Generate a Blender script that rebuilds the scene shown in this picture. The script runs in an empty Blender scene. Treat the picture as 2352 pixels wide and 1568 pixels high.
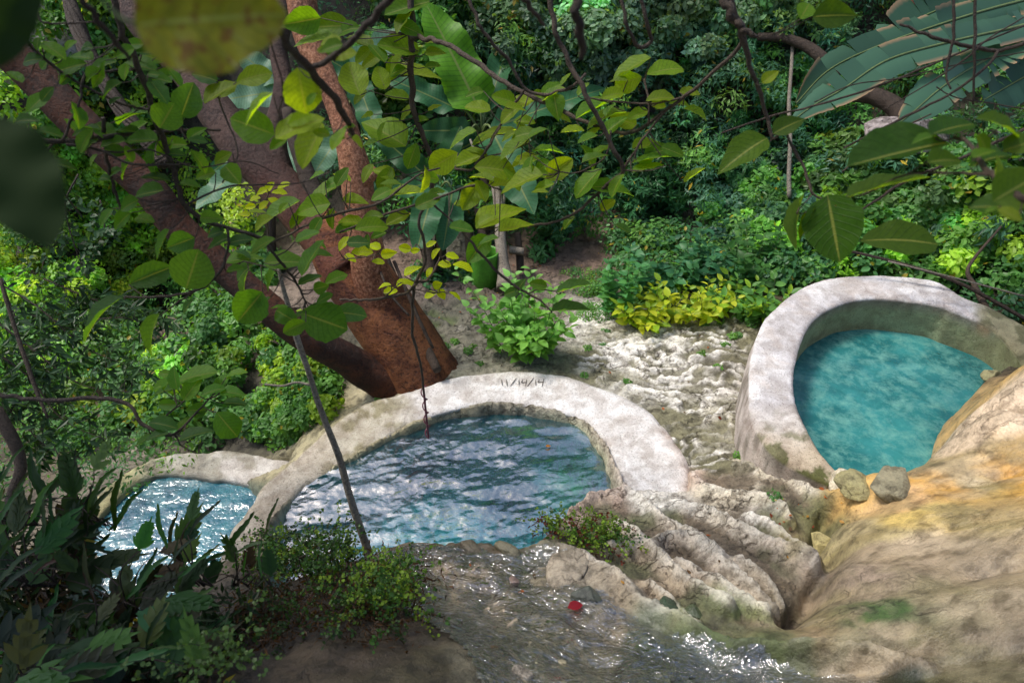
import bpy, math, random
import numpy as np
from mathutils import Vector, Matrix, Quaternion
random.seed(7); RNG = np.random.default_rng(7)
R = math.radians
SC = bpy.context.scene
COL = SC.collection

# ------------------------------------------------------------------ camera
PITCH, CAMZ, LENS = 38.0, 4.4, 24.0
cam_d = bpy.data.cameras.new('camera'); cam = bpy.data.objects.new('camera', cam_d); COL.objects.link(cam)
cam.location = (0, 0, CAMZ); cam.rotation_euler = (R(90 - PITCH), 0, 0)
cam_d.lens = LENS; cam_d.sensor_width = 36; cam_d.clip_end = 400; cam_d.clip_start = 0.02
cam_d.dof.use_dof = True; cam_d.dof.focus_distance = 5.5; cam_d.dof.aperture_fstop = 3.6
SC.camera = cam
# ------------------------------------------------------------------ world, sun, exposure
SUN_EL, SUN_AZ = 60.0, -72.0          # azimuth measured from +Y (view direction) towards +X
w = bpy.data.worlds.new('World'); SC.world = w; w.use_nodes = True
nt = w.node_tree; nt.nodes.clear()
sky = nt.nodes.new('ShaderNodeTexSky'); sky.sky_type = 'NISHITA'; sky.sun_disc = False
sky.sun_elevation = R(SUN_EL); sky.sun_rotation = R(SUN_AZ); sky.air_density = 1.0; sky.dust_density = 3.0; sky.ozone_density = 1.2
bg = nt.nodes.new('ShaderNodeBackground'); bg.inputs[1].default_value = 0.15
wo = nt.nodes.new('ShaderNodeOutputWorld')
nt.links.new(sky.outputs[0], bg.inputs[0]); nt.links.new(bg.outputs[0], wo.inputs[0])
sd = bpy.data.lights.new('sun', 'SUN'); sun = bpy.data.objects.new('sun', sd); COL.objects.link(sun)
sd.energy = 2.1; sd.angle = R(12); sd.color = (1.0, 0.95, 0.87)
_el, _az = R(SUN_EL), R(SUN_AZ)
sdir = Vector((math.sin(_az) * math.cos(_el), math.cos(_az) * math.cos(_el), math.sin(_el)))
sun.rotation_euler = sdir.to_track_quat('Z', 'Y').to_euler(); sun.location = sdir * 30
SC.view_settings.view_transform = 'Standard'; SC.view_settings.look = 'None'
SC.view_settings.gamma = 1; SC.view_settings.use_curve_mapping = False; SC.view_settings.exposure = 0.82
SC.cycles.max_bounces = 7; SC.cycles.transparent_max_bounces = 10; SC.cycles.diffuse_bounces = 3
SC.cycles.caustics_reflective = False; SC.cycles.caustics_refractive = False

# ------------------------------------------------------------------ places: a picture position and a height or a distance give a point
W0, H0 = 2352.0, 1568.0
F = W0 * LENS / 36.0
CP, SP = math.cos(R(PITCH)), math.sin(R(PITCH))
def ray(u, v):
    a = (np.asarray(u, float) - W0 / 2) / F; b = -(np.asarray(v, float) - H0 / 2) / F
    return np.stack([a, CP + SP * b, -SP + CP * b], -1)
CAM = np.array([0, 0, CAMZ])
def Pz(u, v, z):
    r = ray(u, v); t = (np.asarray(z, float) - CAMZ) / r[..., 2]
    return CAM + r * t[..., None]
def Pd(u, v, d):
    return CAM + ray(u, v) * np.asarray(d, float)[..., None]
def poly_z(pts):
    a = np.array(pts, float); return Pz(a[:, 0], a[:, 1], a[:, 2])
def proj(p):
    q = p - CAM; d = q[..., 1] * CP - q[..., 2] * SP
    return W0 / 2 + F * q[..., 0] / d, H0 / 2 - F * (q[..., 1] * SP + q[..., 2] * CP) / d, d

# ------------------------------------------------------------------ numpy noise
def _h(ix, iy, s):
    n = (ix.astype(np.int64) * 374761393 + iy.astype(np.int64) * 668265263 + s * 1442695041) & 0x7fffffff
    n = ((n ^ (n >> 13)) * 1274126177) & 0x7fffffff
    return ((n ^ (n >> 16)) & 0xffff) / 65535.0
def vn(x, y, s=0):
    x = np.asarray(x, float); y = np.asarray(y, float)
    ix, iy = np.floor(x), np.floor(y); fx, fy = x - ix, y - iy
    fx = fx * fx * (3 - 2 * fx); fy = fy * fy * (3 - 2 * fy)
    a, b = _h(ix, iy, s), _h(ix + 1, iy, s); c, d = _h(ix, iy + 1, s), _h(ix + 1, iy + 1, s)
    return (a + (b - a) * fx) * (1 - fy) + (c + (d - c) * fx) * fy
def fbm(x, y, s=0, o=4, lac=2.03, g=0.5):
    t = 0; a = 1; n = 0
    for k in range(o):
        t = t + a * vn(x, y, s + 17 * k); n += a; a *= g; x = x * lac + 3.1; y = y * lac + 1.7
    return t / n
def sstep(a, b, x):
    t = np.clip((x - a) / (b - a), 0, 1); return t * t * (3 - 2 * t)
def sdist(px, py, poly):
    """signed distance to a closed polygon, negative inside"""
    d = np.full(px.shape, 1e9); ins = np.zeros(px.shape, bool); n = len(poly)
    for i in range(n):
        ax, ay = poly[i][0], poly[i][1]; bx, by = poly[(i + 1) % n][0], poly[(i + 1) % n][1]
        ex, ey = bx - ax, by - ay; wx, wy = px - ax, py - ay
        t = np.clip((wx * ex + wy * ey) / (ex * ex + ey * ey + 1e-12), 0, 1)
        d = np.minimum(d, (wx - ex * t) ** 2 + (wy - ey * t) ** 2)
        c = ((ay > py) != (by > py)) & (px < (bx - ax) * (py - ay) / (by - ay + 1e-12) + ax)
        ins ^= c
    d = np.sqrt(d); return np.where(ins, -d, d)

# ------------------------------------------------------------------ mesh and object helpers
def mesh_from(name, verts, faces, mat=None, col=None, smooth=True, uv=None, extra=None):
    """verts (n,3); faces (m,k) of equal size or list of such arrays"""
    me = bpy.data.meshes.new(name)
    V = np.asarray(verts, np.float32)
    fl = faces if isinstance(faces, list) else [faces]
    fl = [np.asarray(f, np.int32) for f in fl if len(f)]
    loops = np.concatenate([f.ravel() for f in fl]); cnt = np.concatenate([np.full(len(f), f.shape[1], np.int32) for f in fl])
    st = np.concatenate([[0], np.cumsum(cnt)[:-1]]).astype(np.int32)
    me.vertices.add(len(V)); me.vertices.foreach_set('co', V.ravel())
    me.loops.add(len(loops)); me.loops.foreach_set('vertex_index', loops)
    me.polygons.add(len(cnt)); me.polygons.foreach_set('loop_start', st)
    me.polygons.foreach_set('use_smooth', np.full(len(cnt), smooth))
    if col is not None:
        c = np.ones((len(V), 4), np.float32); c[:, :3] = col
        a = me.color_attributes.new('Col', 'FLOAT_COLOR', 'POINT'); a.data.foreach_set('color', c.ravel())
    if extra is not None:
        for k, val in extra.items():
            a = me.attributes.new(k, 'FLOAT', 'POINT'); a.data.foreach_set('value', np.asarray(val, np.float32))
    if uv is not None:
        l = me.uv_layers.new(name='UVMap'); l.data.foreach_set('uv', np.asarray(uv, np.float32)[loops].ravel())
    me.update(calc_edges=True); me.validate()
    if mat: me.materials.append(mat)
    return me
def link(name, me, parent=None, loc=None):
    o = bpy.data.objects.new(name, me); COL.objects.link(o)
    if parent: o.parent = parent
    if loc is not None: o.location = Vector(loc)
    return o
def tag(o, label=None, cat=None, group=None, kind=None):
    if label: o['label'] = label
    if cat: o['category'] = cat
    if group: o['group'] = group
    if kind: o['kind'] = kind
    return o
def thing(name, label, cat, loc=(0, 0, 0), group=None):
    o = bpy.data.objects.new(name, None); COL.objects.link(o); o.location = Vector(loc); o.empty_display_size = 0.1
    return tag(o, label, cat, group)
def part(name, verts, faces, mat, parent, **kw):
    """mesh given in world coordinates, stored relative to its (unrotated) parent"""
    base = np.zeros(3); p = parent
    while p is not None: base += np.array(p.location); p = p.parent
    return link(name, mesh_from(name, np.asarray(verts) - base, faces, mat, **kw), parent)

def smooth_path(pts, n):
    """Catmull-Rom through points of any dimension"""
    P = np.array(pts, float); 
    if len(P) == 2: 
        t = np.linspace(0, 1, n)[:, None]; return P[0] * (1 - t) + P[1] * t
    Q = np.vstack([2 * P[0] - P[1], P, 2 * P[-1] - P[-2]])
    seg = len(P) - 1; L = np.linalg.norm(np.diff(P[:, :3], axis=0), axis=1); cum = np.concatenate([[0], np.cumsum(L)]) / L.sum()
    s = np.linspace(0, 1, n); idx = np.clip(np.searchsorted(cum, s, side='right') - 1, 0, seg - 1)
    t = ((s - cum[idx]) / (cum[idx + 1] - cum[idx] + 1e-12))[:, None]
    a, b, c, d = Q[idx], Q[idx + 1], Q[idx + 2], Q[idx + 3]
    return 0.5 * ((2 * b) + (-a + c) * t + (2 * a - 5 * b + 4 * c - d) * t ** 2 + (-a + 3 * b - 3 * c + d) * t ** 3)
def tube(P, rad, sides=8, lump=0.0, seed=0, cap=True):
    P = np.asarray(P, float); n = len(P); rad = np.broadcast_to(np.asarray(rad, float), (n,))
    T = np.gradient(P, axis=0); T /= np.linalg.norm(T, axis=1)[:, None] + 1e-12
    ref = np.array([0.0, 0.0, 1.0]) if abs(T[0][2]) < 0.9 else np.array([1.0, 0, 0])
    N = np.zeros_like(P); nn = np.cross(T[0], ref); nn /= np.linalg.norm(nn)
    for i in range(n):
        nn = nn - T[i] * (nn @ T[i]); nn /= np.linalg.norm(nn) + 1e-12; N[i] = nn
    B = np.cross(T, N); a = np.linspace(0, 2 * np.pi, sides, endpoint=False)
    r = rad[:, None] * np.ones((n, sides))
    if lump:
        L = np.concatenate([[0], np.cumsum(np.linalg.norm(np.diff(P, axis=0), axis=1))])
        ca, sa = np.cos(a)[None] * 1.3 + 5, np.sin(a)[None] * 1.3 + 5
        q = L[:, None] / (rad.mean() * 2.2)
        r = r * (1 + lump * ((fbm(ca + q, sa + q * .7, seed, 3) - .5) * 2 + 0.5 * (fbm(ca * 3 + q * 3, sa * 3 + q * 2, seed + 9, 2) - .5)))
    V = P[:, None] + r[..., None] * (np.cos(a)[None, :, None] * N[:, None] + np.sin(a)[None, :, None] * B[:, None])
    V = V.reshape(-1, 3); i = np.arange(n - 1)[:, None] * sides; j = np.arange(sides)[None]; k = (j + 1) % sides
    Fq = np.stack([i + j, i + k, i + sides + k, i + sides + j], -1).reshape(-1, 4)
    if cap:
        V = np.vstack([V, P[0], P[-1]]); c0, c1 = len(V) - 2, len(V) - 1
        j = np.arange(sides); k = (j + 1) % sides
        t0 = np.stack([np.full(sides, c0), k, j, j], -1); t1 = np.stack([np.full(sides, c1), (n - 1) * sides + j, (n - 1) * sides + k, (n - 1) * sides + k], -1)
        return V, [Fq, t0[:, :3], t1[:, :3]]
    return V, [Fq]
def join(items):
    Vs, Fs, off = [], {}, 0
    for V, fl in items:
        Vs.append(V)
        for f in fl: Fs.setdefault(f.shape[1], []).append(f + off)
        off += len(V)
    return np.vstack(Vs), [np.vstack(f) for f in Fs.values()]

# ------------------------------------------------------------------ materials
def newmat(name):
    m = bpy.data.materials.new(name); m.use_nodes = True; t = m.node_tree; t.nodes.clear()
    o = t.nodes.new('ShaderNodeOutputMaterial'); return m, t, o
def N(t, typ, **kw):
    n = t.nodes.new(typ)
    for k, v in kw.items():
        if k.startswith('i_'): n.inputs[k[2:].replace('_', ' ')].default_value = v
        else: setattr(n, k, v)
    return n
def noise(t, vec, scale, detail=4, rough=0.55, dist=0.0):
    n = N(t, 'ShaderNodeTexNoise'); n.inputs['Scale'].default_value = scale; n.inputs['Detail'].default_value = detail
    n.inputs['Roughness'].default_value = rough; n.inputs['Distortion'].default_value = dist
    t.links.new(vec, n.inputs['Vector']); return n.outputs['Fac']
def ramp(t, fac, stops):
    n = N(t, 'ShaderNodeValToRGB'); e = n.color_ramp.elements
    while len(e) < len(stops): e.new(0.5)
    for el, (p, c) in zip(e, stops): el.position = p; el.color = (*c, 1) if len(c) == 3 else c
    t.links.new(fac, n.inputs[0]); return n.outputs[0]
def mix(t, fac, a, b, mode='MIX'):
    n = N(t, 'ShaderNodeMix', data_type='RGBA', blend_type=mode)
    for s, x in (('Factor', fac), ('A', a), ('B', b)):
        i = [k for k in n.inputs if k.name == s and (s == 'Factor' and k.type == 'VALUE' or s != 'Factor' and k.type == 'RGBA')][0]
        if hasattr(x, 'links'): t.links.new(x, i)
        else: i.default_value = x if not isinstance(x, tuple) or len(x) == 4 else (*x, 1)
    return [k for k in n.outputs if k.type == 'RGBA'][0]
def mth(t, op, a, b=0.0, c=None):
    n = N(t, 'ShaderNodeMath', operation=op)
    for i, x in enumerate([a, b] + ([c] if c is not None else [])):
        if hasattr(x, 'links'): t.links.new(x, n.inputs[i])
        else: n.inputs[i].default_value = x
    return n.outputs[0]
def bump(t, h, strength, dist, nrm=None):
    n = N(t, 'ShaderNodeBump'); n.inputs['Strength'].default_value = strength; n.inputs['Distance'].default_value = dist
    t.links.new(h, n.inputs['Height'])
    if nrm: t.links.new(nrm, n.inputs['Normal'])
    return n.outputs[0]
def prin(t, o, col, rough=0.6, nrm=None, spec=0.5, **kw):
    p = N(t, 'ShaderNodeBsdfPrincipled')
    for k, x in (('Base Color', col), ('Roughness', rough)):
        if hasattr(x, 'links'): t.links.new(x, p.inputs[k])
        else: p.inputs[k].default_value = (*x, 1) if isinstance(x, tuple) else x
    p.inputs['Specular IOR Level'].default_value = spec
    if nrm: t.links.new(nrm, p.inputs['Normal'])
    if o: t.links.new(p.outputs[0], o.inputs['Surface'])
    return p
def pos(t): return N(t, 'ShaderNodeTexCoord').outputs['Object']
def attr(t, name): return N(t, 'ShaderNodeAttribute', attribute_name=name)

def rock_material():
    m, t, o = newmat('mineral_rock'); v = N(t, 'ShaderNodeNewGeometry').outputs['Position']
    c = attr(t, 'Col').outputs['Color']; wet = attr(t, 'wet').outputs['Fac']
    n1 = noise(t, v, 9, 8, .65); n2 = noise(t, v, 60, 6, .7); n3 = noise(t, v, 2.3, 4, .6, 1.5)
    f1 = ramp(t, n1, [(.38, (.50, .48, .44)), (.5, (.95, .94, .92)), (.62, (1.18, 1.16, 1.13))])
    f2 = ramp(t, n2, [(.36, (.52, .48, .44)), (.5, (.98, .98, .98)), (.66, (1.15, 1.15, 1.13))])  # hollows of the bump noise tinted darker, recess shade put into colour
    c = mix(t, 1.0, c, f1, 'MULTIPLY'); c = mix(t, mth(t, 'MULTIPLY_ADD', wet, -.55, .75), c, f2, 'MULTIPLY')
    vo = N(t, 'ShaderNodeTexVoronoi'); vo.inputs['Scale'].default_value = 85; t.links.new(v, vo.inputs['Vector'])
    pit = ramp(t, vo.outputs['Distance'], [(.08, (.35, .33, .3)), (.22, (1, 1, 1))])
    dry = mth(t, 'SUBTRACT', 1.0, wet)
    wv = N(t, 'ShaderNodeTexNoise'); wv.inputs['Scale'].default_value = 5; wv.inputs['Detail'].default_value = 6; t.links.new(v, wv.inputs['Vector'])
    off = N(t, 'ShaderNodeVectorMath', operation='MULTIPLY_ADD'); t.links.new(wv.outputs['Color'], off.inputs[0]); off.inputs[1].default_value = (.5, .5, .5); t.links.new(v, off.inputs[2])
    mpc = N(t, 'ShaderNodeMapping'); mpc.inputs['Rotation'].default_value = (0, 0, .9); mpc.inputs['Scale'].default_value = (1.0, 2.6, 1.0); t.links.new(off.outputs[0], mpc.inputs['Vector'])
    ck = N(t, 'ShaderNodeTexVoronoi', feature='DISTANCE_TO_EDGE'); ck.inputs['Scale'].default_value = 3.4; t.links.new(mpc.outputs[0], ck.inputs['Vector'])
    ckm = ramp(t, ck.outputs['Distance'], [(.0, (0, 0, 0)), (.045, (1, 1, 1))])
    gate = mth(t, 'MULTIPLY', dry, ramp(t, n3, [(.42, (0, 0, 0)), (.55, (1, 1, 1))]))
    c = mix(t, mth(t, 'MULTIPLY', gate, .8), c, mix(t, 1.0, c, ramp(t, ck.outputs['Distance'], [(.0, (.22, .19, .15)), (.03, (.75, .72, .68)), (.06, (1, 1, 1))]), 'MULTIPLY'))  # cracks darkened: dirt plus crevice shade put into the rock colour
    c = mix(t, mth(t, 'MULTIPLY', dry, mth(t, 'MULTIPLY', .32, noise(t, v, 5, 3))), c, mix(t, 1.0, c, pit, 'MULTIPLY'))
    rg = mth(t, 'MULTIPLY_ADD', wet, -.68, .86); rg = mth(t, 'ADD', rg, mth(t, 'MULTIPLY', mth(t, 'SUBTRACT', n2, .5), .25))
    b = bump(t, noise(t, v, 9, 10, .66, .4), .8, .045); b.node.inputs['Strength'].default_value = .8; t.links.new(mth(t, 'MULTIPLY_ADD', wet, -.5, .85), b.node.inputs['Strength'])
    b = bump(t, ckm, 1.0, .02, b); t.links.new(gate, b.node.inputs['Strength'])
    b = bump(t, n2, 1.0, .016, b); t.links.new(mth(t, 'MULTIPLY_ADD', wet, -.6, 1.0), b.node.inputs['Strength'])
    prin(t, o, c, rg, b, .6); return m
def concrete_material():
    m, t, o = newmat('travertine_crusted_concrete'); v = N(t, 'ShaderNodeNewGeometry').outputs['Position']
    c = attr(t, 'Col').outputs['Color']; wet = attr(t, 'wet').outputs['Fac']
    n1 = noise(t, v, 6, 7, .65, .5); n2 = noise(t, v, 70, 6, .75); n3 = noise(t, v, 22, 6, .7, 1.0)
    c = mix(t, 1.0, c, ramp(t, n1, [(.38, (.70, .66, .63)), (.6, (1.08, 1.08, 1.08))]), 'MULTIPLY')
    c = mix(t, 1.0, c, ramp(t, n2, [(.33, (.30, .27, .25)), (.45, (.95, .95, .95)), (.7, (1.07, 1.07, 1.07))]), 'MULTIPLY')
    cr = ramp(t, mth(t, 'ABSOLUTE', mth(t, 'SUBTRACT', n3, .5)), [(.0, (.62, .58, .55)), (.018, (1, 1, 1))])
    c = mix(t, .6, c, cr, 'MULTIPLY')
    rg = mth(t, 'MULTIPLY_ADD', wet, -.72, .88)
    b = bump(t, noise(t, v, 12, 10, .75, .3), .9, .035); b = bump(t, n2, 1.0, .010, b)
    prin(t, o, c, rg, b, .5); return m
def leaf_material(name, gloss=.3, trans=.45, ttint=(2.1, 1.9, .45), veins=False, spots=False):
    m, t, o = newmat(name); c = attr(t, 'Col').outputs['Color']
    if name.startswith('obj_') or veins:
        oi = N(t, 'ShaderNodeObjectInfo'); c = mix(t, 1.0, c, oi.outputs['Color'], 'MULTIPLY')
    nrm = None
    if veins:
        uv = N(t, 'ShaderNodeUVMap').outputs[0]; s = N(t, 'ShaderNodeSeparateXYZ'); t.links.new(uv, s.inputs[0])
        au = mth(t, 'ABSOLUTE', mth(t, 'SUBTRACT', s.outputs[0], .5))
        mid = ramp(t, au, [(.012, (1, 1, 1)), (.035, (0, 0, 0))])
        nn = veins if not isinstance(veins, bool) else 9
        ph = mth(t, 'SUBTRACT', s.outputs[1], mth(t, 'MULTIPLY', au, .55 if nn < 20 else .12))
        sv = mth(t, 'SINE', mth(t, 'MULTIPLY', ph, 2 * math.pi * nn))
        side = ramp(t, sv, [(.80 if nn < 20 else .4, (0, 0, 0)), (.99, (1, 1, 1))])
        g = noise(t, uv, 14, 5, .6)
        c = mix(t, 1.0, c, ramp(t, g, [(.3, (.78, .8, .7)), (.7, (1.15, 1.12, 1.05))]), 'MULTIPLY')
        c = mix(t, mth(t, 'MULTIPLY', side, .28), c, (.02, .05, .01))
        c = mix(t, mth(t, 'MULTIPLY', mid, .75), c, (.22, .26, .08))
        oi2 = N(t, 'ShaderNodeTexCoord').outputs['Object']
        sp = noise(t, oi2, 15 if not spots else 9, 3, .6)
        c = mix(t, ramp(t, sp, [(.70 if not spots else .52, (0, 0, 0)), (.76 if not spots else .62, (1, 1, 1))]), c, (.10, .055, .012))
        nrm = bump(t, side, .35 if nn < 20 else .12, .004)
    p = prin(t, None, c, gloss, nrm, .22)
    tr = N(t, 'ShaderNodeBsdfTranslucent'); t.links.new(mix(t, 1.0, c, ttint, 'MULTIPLY'), tr.inputs[0])
    if nrm: t.links.new(nrm, tr.inputs['Normal'])
    ms = N(t, 'ShaderNodeMixShader'); ms.inputs[0].default_value = trans
    t.links.new(p.outputs[0], ms.inputs[1]); t.links.new(tr.outputs[0], ms.inputs[2]); t.links.new(ms.outputs[0], o.inputs['Surface'])
    return m
def bark_material(name, c1, c2, c3, scale=1.0, bmp=.6, spec=.3, flake=True, foot=None):
    m, t, o = newmat(name); v = N(t, 'ShaderNodeNewGeometry').outputs['Position']
    n1 = noise(t, v, 3.5 * scale, 6, .65, .6); n2 = noise(t, v, 38 * scale, 7, .75); n3 = noise(t, v, 120 * scale, 3, .6)
    n1w = mth(t, 'MULTIPLY_ADD', n2, .25, mth(t, 'MULTIPLY', n1, .8))
    c = mix(t, ramp(t, n1w, [(.44, (0, 0, 0)), (.60, (1, 1, 1))]), c1, c2)
    if foot:
        s = N(t, 'ShaderNodeSeparateXYZ'); t.links.new(v, s.inputs[0]); mr = N(t, 'ShaderNodeMapRange'); mr.inputs[1].default_value, mr.inputs[2].default_value = foot[0], foot[1]
        t.links.new(mth(t, 'ADD', s.outputs[2], mth(t, 'MULTIPLY', mth(t, 'SUBTRACT', n1, .5), 1.4)), mr.inputs[0]); c = mix(t, mr.outputs[0], mix(t, ramp(t, n1, [(.42, (0, 0, 0)), (.58, (1, 1, 1))]), foot[2], foot[3]), c)
    c = mix(t, ramp(t, n2, [(.5, (0, 0, 0)), (.68, (1, 1, 1))]), c, c3)
    if flake: c = mix(t, ramp(t, n3, [(.69, (0, 0, 0)), (.75, (1, 1, 1))]), c, (.36, .22, .15))
    c = mix(t, .9, c, ramp(t, n2, [(.38, (.3, .28, .27)), (.55, (1.15, 1.12, 1.1))]), 'MULTIPLY')
    b = bump(t, noise(t, v, 9 * scale, 6, .6), .8, .06 / scale); b = bump(t, n2, 1.0, .03 / scale, b)
    prin(t, o, c, .65, b, spec); return m
def plain(name, col, rough=.7, nscale=30, amp=.35, spec=.4, bmp=.3, bd=.01, metallic=0):
    m, t, o = newmat(name); v = N(t, 'ShaderNodeNewGeometry').outputs['Position']
    n = noise(t, v, nscale, 5, .65)
    c = mix(t, 1.0, (*col, 1), ramp(t, n, [(.3, (1 - amp,) * 3), (.7, (1 + amp * .5,) * 3)]), 'MULTIPLY')
    p = prin(t, o, c, rough, bump(t, n, bmp, bd), spec); p.inputs['Metallic'].default_value = metallic
    return m
def water_material(name, milk, milk_fac, tint, ripples, gloss_lo, gloss_hi, rough=.03):
    """ripples: list of (scale, strength, distance, distortion); see-through water with suspended mineral milk"""
    m, t, o = newmat(name); v = N(t, 'ShaderNodeNewGeometry').outputs['Position']
    nrm = None
    for sc, st, ds, di, strch in ripples:
        mp = N(t, 'ShaderNodeMapping'); mp.inputs['Scale'].default_value = strch; t.links.new(v, mp.inputs['Vector'])
        nrm = bump(t, noise(t, mp.outputs[0], sc, 3, .5, di), st, ds, nrm)
    tr = N(t, 'ShaderNodeBsdfTransparent'); tr.inputs[0].default_value = (*tint, 1)
    a = noise(t, v, 1.7, 6, .62, .3); b = noise(t, v, 5.5, 9, .74, .15)
    mc = mix(t, ramp(t, a, [(.40, (0, 0, 0)), (.60, (1, 1, 1))]), milk[0], milk[1])
    mc = mix(t, mth(t, 'MULTIPLY', ramp(t, b, [(.45, (0, 0, 0)), (.66, (1, 1, 1))]), .75), mc, milk[2])
    df = N(t, 'ShaderNodeBsdfDiffuse'); t.links.new(mc, df.inputs[0])
    if nrm: t.links.new(nrm, df.inputs['Normal'])
    m1 = N(t, 'ShaderNodeMixShader'); m1.inputs[0].default_value = milk_fac
    t.links.new(tr.outputs[0], m1.inputs[1]); t.links.new(df.outputs[0], m1.inputs[2])
    gl = N(t, 'ShaderNodeBsdfGlossy'); gl.inputs['Roughness'].default_value = rough; t.links.new(nrm, gl.inputs['Normal'])
    lw = N(t, 'ShaderNodeFresnel'); lw.inputs[0].default_value = 1.33; t.links.new(nrm, lw.inputs['Normal'])
    fac = mth(t, 'MULTIPLY_ADD', lw.outputs[0], gloss_hi, gloss_lo)
    m2 = N(t, 'ShaderNodeMixShader'); t.links.new(fac, m2.inputs[0]); t.links.new(m1.outputs[0], m2.inputs[1]); t.links.new(gl.outputs[0], m2.inputs[2])
    t.links.new(m2.outputs[0], o.inputs['Surface']); return m

M_ROCK = rock_material(); M_CONC = concrete_material()
M_FOL = leaf_material('foliage_leaf', .38, .4)
M_LEAF = leaf_material('broad_leaf', .5, .68, (2.9, 2.4, .2), veins=9)
M_NEAR = leaf_material('obj_near_dark_leaf', .85, .35)
M_SPOT = leaf_material('spotted_leaf', .45, .5, (2.1, 1.9, .4), veins=6, spots=True)
M_BAN = leaf_material('banana_leaf', .45, .42, (1.9, 1.8, .4), veins=24)
M_RED = bark_material('red_peeling_bark', (.085, .022, .009), (.30, .11, .038), (.045, .016, .01), .8)
M_REDD = bark_material('dark_red_bark', (.03, .010, .006), (.12, .036, .013), (.02, .009, .007), .8)
RF = ((.12, .028, .014), (.24, .07, .028))
M_RED2 = bark_material('grey_purple_bark', (.045, .024, .020), (.095, .052, .040), (.03, .019, .016), foot=(.9, 1.7, *RF))
M_ORANGE = bark_material('orange_bark', (.34, .14, .065), (.22, .08, .04), (.42, .24, .15), foot=(.5, 1.3, *RF))
M_TWIG = bark_material('twig_bark', (.055, .038, .026), (.085, .06, .042), (.04, .03, .02), 3, .5, .3, False)
M_PALE = bark_material('pale_grey_bark', (.22, .19, .15), (.30, .27, .22), (.16, .14, .11), 2, .5)
M_DARKB = bark_material('dark_bark', (.04, .028, .02), (.06, .042, .03), (.03, .02, .015), 2, .6, .3, False)
M_STEM = plain('green_stem', (.10, .14, .04), .5)
# ================================================================== THE GROUND
ZR1, ZW1, ZR2, ZW2, ZR3, ZW3 = .12, 0.0, .60, .20, -.74, -.84
# rim outlines: (u, v, z) of the outer and the inner top edge
R1_OUT = [(455,1400,.03),(492,1320,.03),(530,1219,.03),(551,1190,.03),(578,1154,.03),(605,1114,.03),(656,1069,.04),(705,1025,.05),(760,975,.07),(825,930,.09),(883,912,.10),(965,888,.11),(1039,866,.12),(1094,856,.12),(1141,851,.12),(1200,850,.12),(1257,854,.12),(1308,865,.12),(1376,888,.12),(1435,910,.13),(1495,946,.14),(1542,997,.16),(1572,1045,.18),(1585,1095,.20),(1588,1140,.24)]
R1_IN = [(610,1395,.02),(622,1320,.02),(634,1240,.02),(646,1185,.02),(668,1150,.02),(697,1118,.02),(765,1076,.02),(825,1042,.03),(905,992,.06),(985,955,.09),(1040,938,.11),(1087,929,.12),(1141,924,.12),(1200,927,.12),(1257,936,.12),(1295,946,.12),(1325,956,.12),(1359,980,.12),(1389,1018,.12),(1404,1050,.13),(1413,1075,.14),(1424,1105,.16),(1430,1140,.2)]
R2_OUT = [(1905,1112,.52),(1850,1085,.55),(1790,1050,.58),(1752,1008,.6),(1725,943,.6),(1722,878,.6),(1729,807,.6),(1749,746,.6),(1780,708,.6),(1820,674,.6),(1868,647,.6),(1919,635,.6),(2004,630,.6),(2060,631,.6),(2106,635,.6),(2157,647,.6),(2215,681,.6),(2276,705,.58),(2352,742,.56),(2440,790,.56),(2520,850,.6)]
R2_IN = [(1935,1092,.5),(1895,1047,.56),(1875,1021,.58),(1851,980,.6),(1834,943,.6),(1825,900,.6),(1824,854,.6),(1831,814,.6),(1851,759,.6),(1878,725,.6),(1919,701,.6),(1960,688,.6),(2021,682,.6),(2106,690,.6),(2167,701,.6),(2194,712,.6),(2242,732,.58),(2283,756,.55),(2313,783,.52),(2340,815,.5),(2375,870,.5)]
R3_OUT = [(120,1290,-.72),(170,1200,-.72),(240,1120,-.72),(326,1063,-.72),(391,1038,-.7),(450,1040,-.7),(510,1033,-.7),(578,1040,-.7),(629,1052,-.7),(690,1050,-.7)]
R3_IN = [(190,1300,-.78),(215,1210,-.78),(262,1150,-.78),(316,1108,-.78),(374,1088,-.78),(430,1092,-.78),(490,1100,-.78),(560,1108,-.78),(620,1120,-.78),(680,1120,-.78)]
EDGE1 = [(1395,1125,.36),(1350,1145,.42),(1318,1162,.5),(1296,1190,.6),(1262,1232,.8),(1235,1256,.88),(1180,1258,.92),(1130,1250,.94),(1080,1240,.94),(1020,1243,.95),(960,1231,.96),(905,1243,.98),(852,1268,1.0),(760,1300,1.05),(680,1330,1.1),(600,1380,1.1)]
C1 = np.vstack([smooth_path(poly_z(R1_IN[2:]), 60)[:, :2], smooth_path(poly_z(EDGE1), 50)[:, :2]])
SH2 = [(2352,815,.34),(2306,846,.34),(2259,877,.34),(2225,918,.34),(2187,948,.34),(2166,990,.36),(2162,1030,.42),(2158,1062,.58),(2113,1088,.72),(2060,1096,.8),(2004,1095,.78),(1975,1100,.72),(1950,1104,.6)]
C2 = np.vstack([smooth_path(poly_z(R2_IN[:-2]), 60)[:, :2], smooth_path(poly_z(SH2), 50)[:, :2]])
_p1o = poly_z(R1_OUT[:7]); 
C3 = np.vstack([smooth_path(poly_z(R3_IN[1:-2]), 30)[:, :2], smooth_path(_p1o[::-1], 20)[:, :2] + [.06, 0], Pz(np.array([440, 300, 160, 90]), np.array([1440, 1500, 1480, 1400]), np.array([.7, .8, .6, .2]))[:, :2]])

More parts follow.
